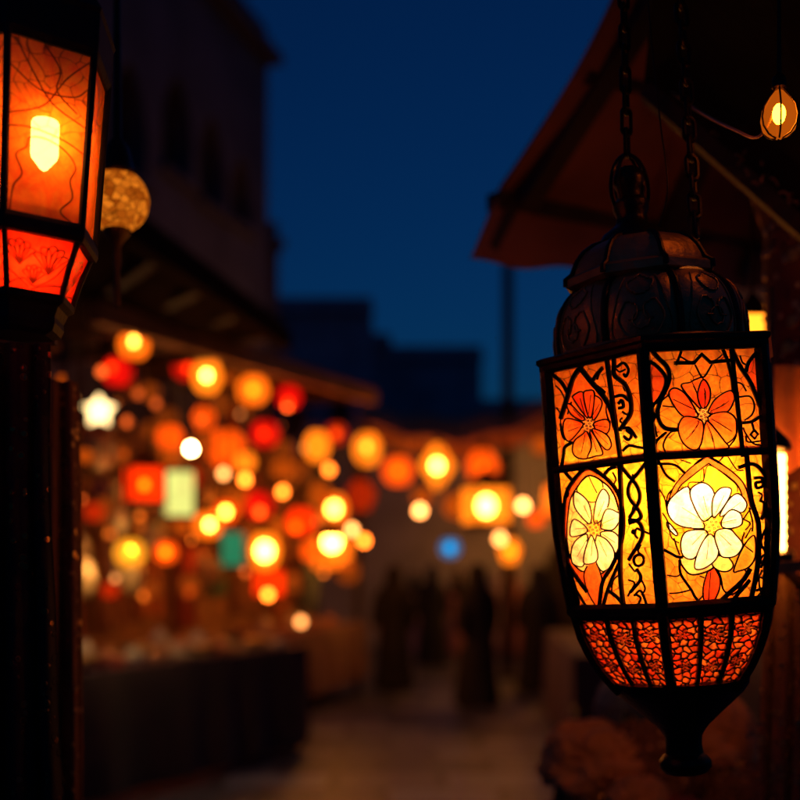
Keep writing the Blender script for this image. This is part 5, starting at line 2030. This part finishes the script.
# ------------------------------------------------------------------ people
def body_mesh(stride, arm):
    """One continuous walking figure about 1.66 m tall, facing -y."""
    V, Eg, Rd = [], [], []

    def vert(p, r):
        V.append(p)
        Rd.append(r)
        return len(V) - 1

    def chain_(start, pts):
        k = start
        for p, r in pts:
            n = vert(p, r)
            Eg.append((k, n))
            k = n
        return k
    pel = vert((0, 0, .90), (.135, .10))
    chest = chain_(pel, [((0, .01, 1.05), (.12, .09)), ((0, 0, 1.22), (.14, .10)), ((0, .01, 1.36), (.11, .08)), ((0, 0, 1.44), (.05, .05)), ((0, -.01, 1.50), (.05, .05))])
    ch = 2
    for s in (1, -1):
        st = stride * s
        k = chain_(pel, [((.085 * s, 0, .82), (.085, .085)), ((.09 * s, -st * .5 - .01, .46), (.055, .055)), ((.09 * s, -st * .9 + .03, .24), (.048, .048)), ((.09 * s, -st + .04, .075), (.036, .036))])
        chain_(k, [((.095 * s, -st - .03, .045), (.036, .032)), ((.10 * s, -st - .13, .032), (.032, .02))])
        sw = -arm * s
        e = chain_(ch, [((.16 * s, .01, 1.36), (.055, .055)), ((.205 * s, .02 - sw * .4, 1.10), (.04, .04)), ((.21 * s, -.04 - sw, .87), (.027, .027)), ((.21 * s, -.055 - sw, .80), (.030, .018))])
        hx, hy = .21 * s, -.055 - sw
        for q in range(4):
            y = hy - .027 + q * .018
            Ln = (.062, .074, .078, .066)[q]
            chain_(e, [((hx + .004 * s, y, .765), (.0095, .0095)), ((hx + .002 * s, y - .006, .765 - Ln * .5), (.009, .009)), ((hx - .01 * s, y - .012, .765 - Ln), (.008, .008))])
        chain_(e, [((hx - .012 * s, hy - .038, .80), (.011, .011)), ((hx - .02 * s, hy - .058, .768), (.009, .009))])
    me = bpy.data.meshes.new('person')
    me.from_pydata(V, Eg, [])
    ob = bpy.data.objects.new('person_tmp', me)
    COL.objects.link(ob)
    sk = ob.modifiers.new('s', 'SKIN')
    for q, r in zip(me.skin_vertices[0].data, Rd):
        q.radius = r
    me.skin_vertices[0].data[0].use_root = True
    su = ob.modifiers.new('u', 'SUBSURF')
    su.levels = su.render_levels = 1
    bpy.context.view_layer.update()
    dg = bpy.context.evaluated_depsgraph_get()
    sm = bpy.data.meshes.new_from_object(ob.evaluated_get(dg))
    bpy.data.objects.remove(ob)
    # head with face, joined and re-surfaced into one skin
    mb = MB()
    mb.ball((0, 0, 1.575), .10, 24, (.76, .92, 1.14))
    mb.ball((0, -.03, 1.535), .07, 16, (.8, .85, .95))
    mb.ball((0, -.098, 1.565), .016, 10, (.8, 1.1, 1.6))
    mb.ball((0, -.09, 1.60), .04, 10, (1.2, .3, .3))
    mb.ball((0, -.088, 1.522), .018, 10, (1.4, .5, .4))
    for s in (1, -1):
        mb.ball((s * .076, .005, 1.57), .024, 10, (.35, .7, 1.2))
        mb.ball((s * .032, -.078, 1.583), .014, 10, (1, .6, .7))
    hm = mb.mesh('head')
    bm = bmesh.new()
    bm.from_mesh(sm)
    bm.from_mesh(hm)
    out = bpy.data.meshes.new('person')
    bm.to_mesh(out)
    bm.free()
    ob = bpy.data.objects.new('person_tmp', out)
    COL.objects.link(ob)
    rm = ob.modifiers.new('r', 'REMESH')
    rm.mode = 'VOXEL'
    rm.voxel_size = .0085
    rm.use_smooth_shade = True
    bpy.context.view_layer.update()
    dg = bpy.context.evaluated_depsgraph_get()
    fin = bpy.data.meshes.new_from_object(ob.evaluated_get(dg))
    bpy.data.objects.remove(ob)
    fin.name = 'person_body'
    return fin


def robe_mesh(stride, arm, wide=1.):
    mb = MB()
    n, rows = 48, 22
    prof = [(0.03, .27, .25), (.25, .245, .22), (.5, .225, .20), (.8, .205, .17), (1.0, .195, .15), (1.2, .205, .145), (1.34, .20, .125), (1.42, .13, .09), (1.47, .075, .07)]
    zs = [p[0] for p in prof]
    vs, fs = [], []
    for j in range(rows):
        z = .03 + (1.47 - .03) * j / (rows - 1)
        rx = np.interp(z, zs, [p[1] for p in prof]) * wide
        ry = np.interp(z, zs, [p[2] for p in prof]) * wide + abs(stride) * .5 * max(0, (.8 - z))
        fa = .06 * max(0, 1 - z / 1.25)
        for i in range(n):
            a = 2 * math.pi * i / n
            f = 1 + fa * math.sin(9 * a + 1.2 * math.sin(2 * a)) + .5 * fa * math.sin(17 * a + z * 3)
            vs.append((rx * f * math.cos(a), ry * f * math.sin(a) + .01, z))
    for j in range(rows - 1):
        for i in range(n):
            k = (i + 1) % n
            fs.append((j * n + i, j * n + k, (j + 1) * n + k, (j + 1) * n + i))
    mb.add(vs, fs)
    for s in (1, -1):
        sw = -arm * s
        mb.tube(smooth_pts([(.13 * s, .01, 1.37), (.19 * s, .01, 1.25), (.225 * s, .02 - sw * .4, 1.09), (.225 * s, -.03 - sw * .9, .885)], 5), lambda t: .072 + .012 * t, 14)
    return mb.mesh('robe', angle=80)


def veil_mesh():
    mb = MB()
    n, rows = 40, 16
    prof = [(1.18, .22, .16), (1.30, .21, .15), (1.38, .175, .13), (1.45, .128, .115), (1.52, .118, .125), (1.60, .116, .132), (1.66, .100, .115), (1.695, .065, .08), (1.715, .02, .025)]
    zs = [p[0] for p in prof]
    vs, fs = [], []
    for j in range(rows):
        z = 1.18 + (1.715 - 1.18) * j / (rows - 1)
        rx, ry = np.interp(z, zs, [p[1] for p in prof]), np.interp(z, zs, [p[2] for p in prof])
        for i in range(n):
            a = 2 * math.pi * i / n
            y = ry * math.sin(a) + .012
            fr = max(0, -math.sin(a)) ** 6 if 1.48 < z < 1.65 else 0        # the face opening
            f = 1 + .03 * math.sin(7 * a + z * 9) * (1 if z < 1.42 else .2)
            vs.append((rx * math.cos(a) * f, y * f + fr * .05, z + .03 * math.sin(5 * a) * (1 if j == 0 else 0)))
    for j in range(rows - 1):
        for i in range(n):
            k = (i + 1) % n
            fs.append((j * n + i, j * n + k, (j + 1) * n + k, (j + 1) * n + i))
    mb.add(vs, fs)
    return mb.mesh('headscarf', angle=80)


BM = [body_mesh(.14, .10), body_mesh(.03, .02)]
RM = [robe_mesh(.14, .10), robe_mesh(.03, .02, 1.05)]
VM = veil_mesh()
for px, feet, hd, pose, rb, vl, rot, lb in (
        (394, 690, 566, 0, 'robe', 'robe', 175, 'person in a long black robe and headscarf walking away, leftmost of the walkers'),
        (432, 666, 566, 1, 'robenavy', 'robenavy', 190, 'person in a navy robe standing between the two nearer black robes, farther off'),
        (477, 706, 564, 0, 'robe', 'robe', 200, 'person in a wide black robe, nearest of the walkers in the middle of the street'),
        (538, 692, 566, 1, 'robe', 'robenavy', 165, 'person in a black robe standing beside the large lantern'),
        (458, 655, 570, 1, 'roberose', 'robe', 10, 'person in a rose robe facing this way behind the nearest walker'),
        (414, 652, 572, 0, 'robemauve', 'robenavy', 185, 'person in a pale mauve robe farther off between the first two walkers'),
        (500, 648, 572, 1, 'robemauve', 'robemauve', 175, 'person in mauve robe and headscarf, farthest, right of the nearest walker'),
        (512, 655, 570, 0, 'roberose', 'roberose', 30, 'person in rose robe and headscarf between the two black robes on the right')):
    d = EYE * FPX / (feet - 560)
    h = (feet - hd) / FPX * d
    x, y = onray(px, d)
    o = obj('person', BM[pose], M['skin'], None)
    o.location = (x, y, 0.005)
    s = h / 1.70
    o.scale = (s, s, s)
    o.rotation_euler = (0, 0, R(rot))
    tag(o, lb, 'person')
    obj('robe', RM[pose], M[rb], o)
    obj('headscarf', VM, M[vl], o)

# right-hand stall in the street behind the large lantern
t3, tc_, td3, tL3 = table('stall table on the right of the street, mostly hidden by the large lantern', onray(575, 9.2), onray(548, 12.5), .8, .9)
for o in (t3,):
    o.rotation_euler = (0, 0, math.atan2(td3.y, td3.x))
tdn = Vector((td3.y, -td3.x, 0))
o = tablecloth('plum coloured cloth over the table on the right of the street', tc_ + td3 * tL3, -td3, tL3, .8, .9, M['clothdark'])
t3.location = tc_ + td3 * tL3
t3.rotation_euler = (0, 0, math.atan2(-td3.y, -td3.x))

# ------------------------------------------------------------------ sky, sun, camera
w = bpy.data.worlds.new('World')
S.world = w
w.use_nodes = True
nt = w.node_tree
nt.nodes.clear()
out = nt.nodes.new('ShaderNodeOutputWorld')
bg = nt.nodes.new('ShaderNodeBackground')
sky = nt.nodes.new('ShaderNodeTexSky')
sky.sky_type = 'NISHITA'
sky.sun_disc = False
sky.sun_elevation = R(-1.0)
sky.sun_rotation = R(20)
sky.ozone_density = 3.0
sky.air_density = 1.0
sky.dust_density = 1.0
mul = nt.nodes.new('ShaderNodeMix')
mul.data_type = 'RGBA'
mul.blend_type = 'MULTIPLY'
mul.inputs[0].default_value = 1.
mul.inputs[7].default_value = (.04, .53, 1., 1)
nt.links.new(sky.outputs[0], mul.inputs[6])
nt.links.new(mul.outputs[2], bg.inputs['Color'])
bg.inputs['Strength'].default_value = .15
nt.links.new(bg.outputs[0], out.inputs['Surface'])

sl = bpy.data.lights.new('sun', 'SUN')
sl.energy = .012
sl.angle = R(12)
sl.color = (.6, .75, 1.)
so = bpy.data.objects.new('sun', sl)
COL.objects.link(so)
so.rotation_euler = (R(86), 0, R(160))

cam = bpy.data.cameras.new('camera')
cam.lens = 50
cam.sensor_width = 36
cam.shift_y = .2
cam.clip_end = 500
cam.clip_start = .05
cam.dof.use_dof = True
cam.dof.focus_distance = 1.50
cam.dof.aperture_fstop = 1.9
co = bpy.data.objects.new('camera', cam)
COL.objects.link(co)
co.location = (0, 0, EYE)
co.rotation_euler = (R(90), 0, 0)
S.camera = co

S.view_settings.view_transform = 'Standard'
S.view_settings.look = 'None'
S.view_settings.exposure = 0
S.view_settings.gamma = 1
S.view_settings.use_curve_mapping = False
cy = S.cycles
cy.use_adaptive_sampling = False
cy.use_denoising = True
cy.max_bounces = 7
cy.diffuse_bounces = 3
cy.glossy_bounces = 3
cy.transmission_bounces = 4
cy.transparent_max_bounces = 16
cy.caustics_reflective = False
cy.caustics_refractive = False
cy.sample_clamp_indirect = 4
cy.use_light_tree = True
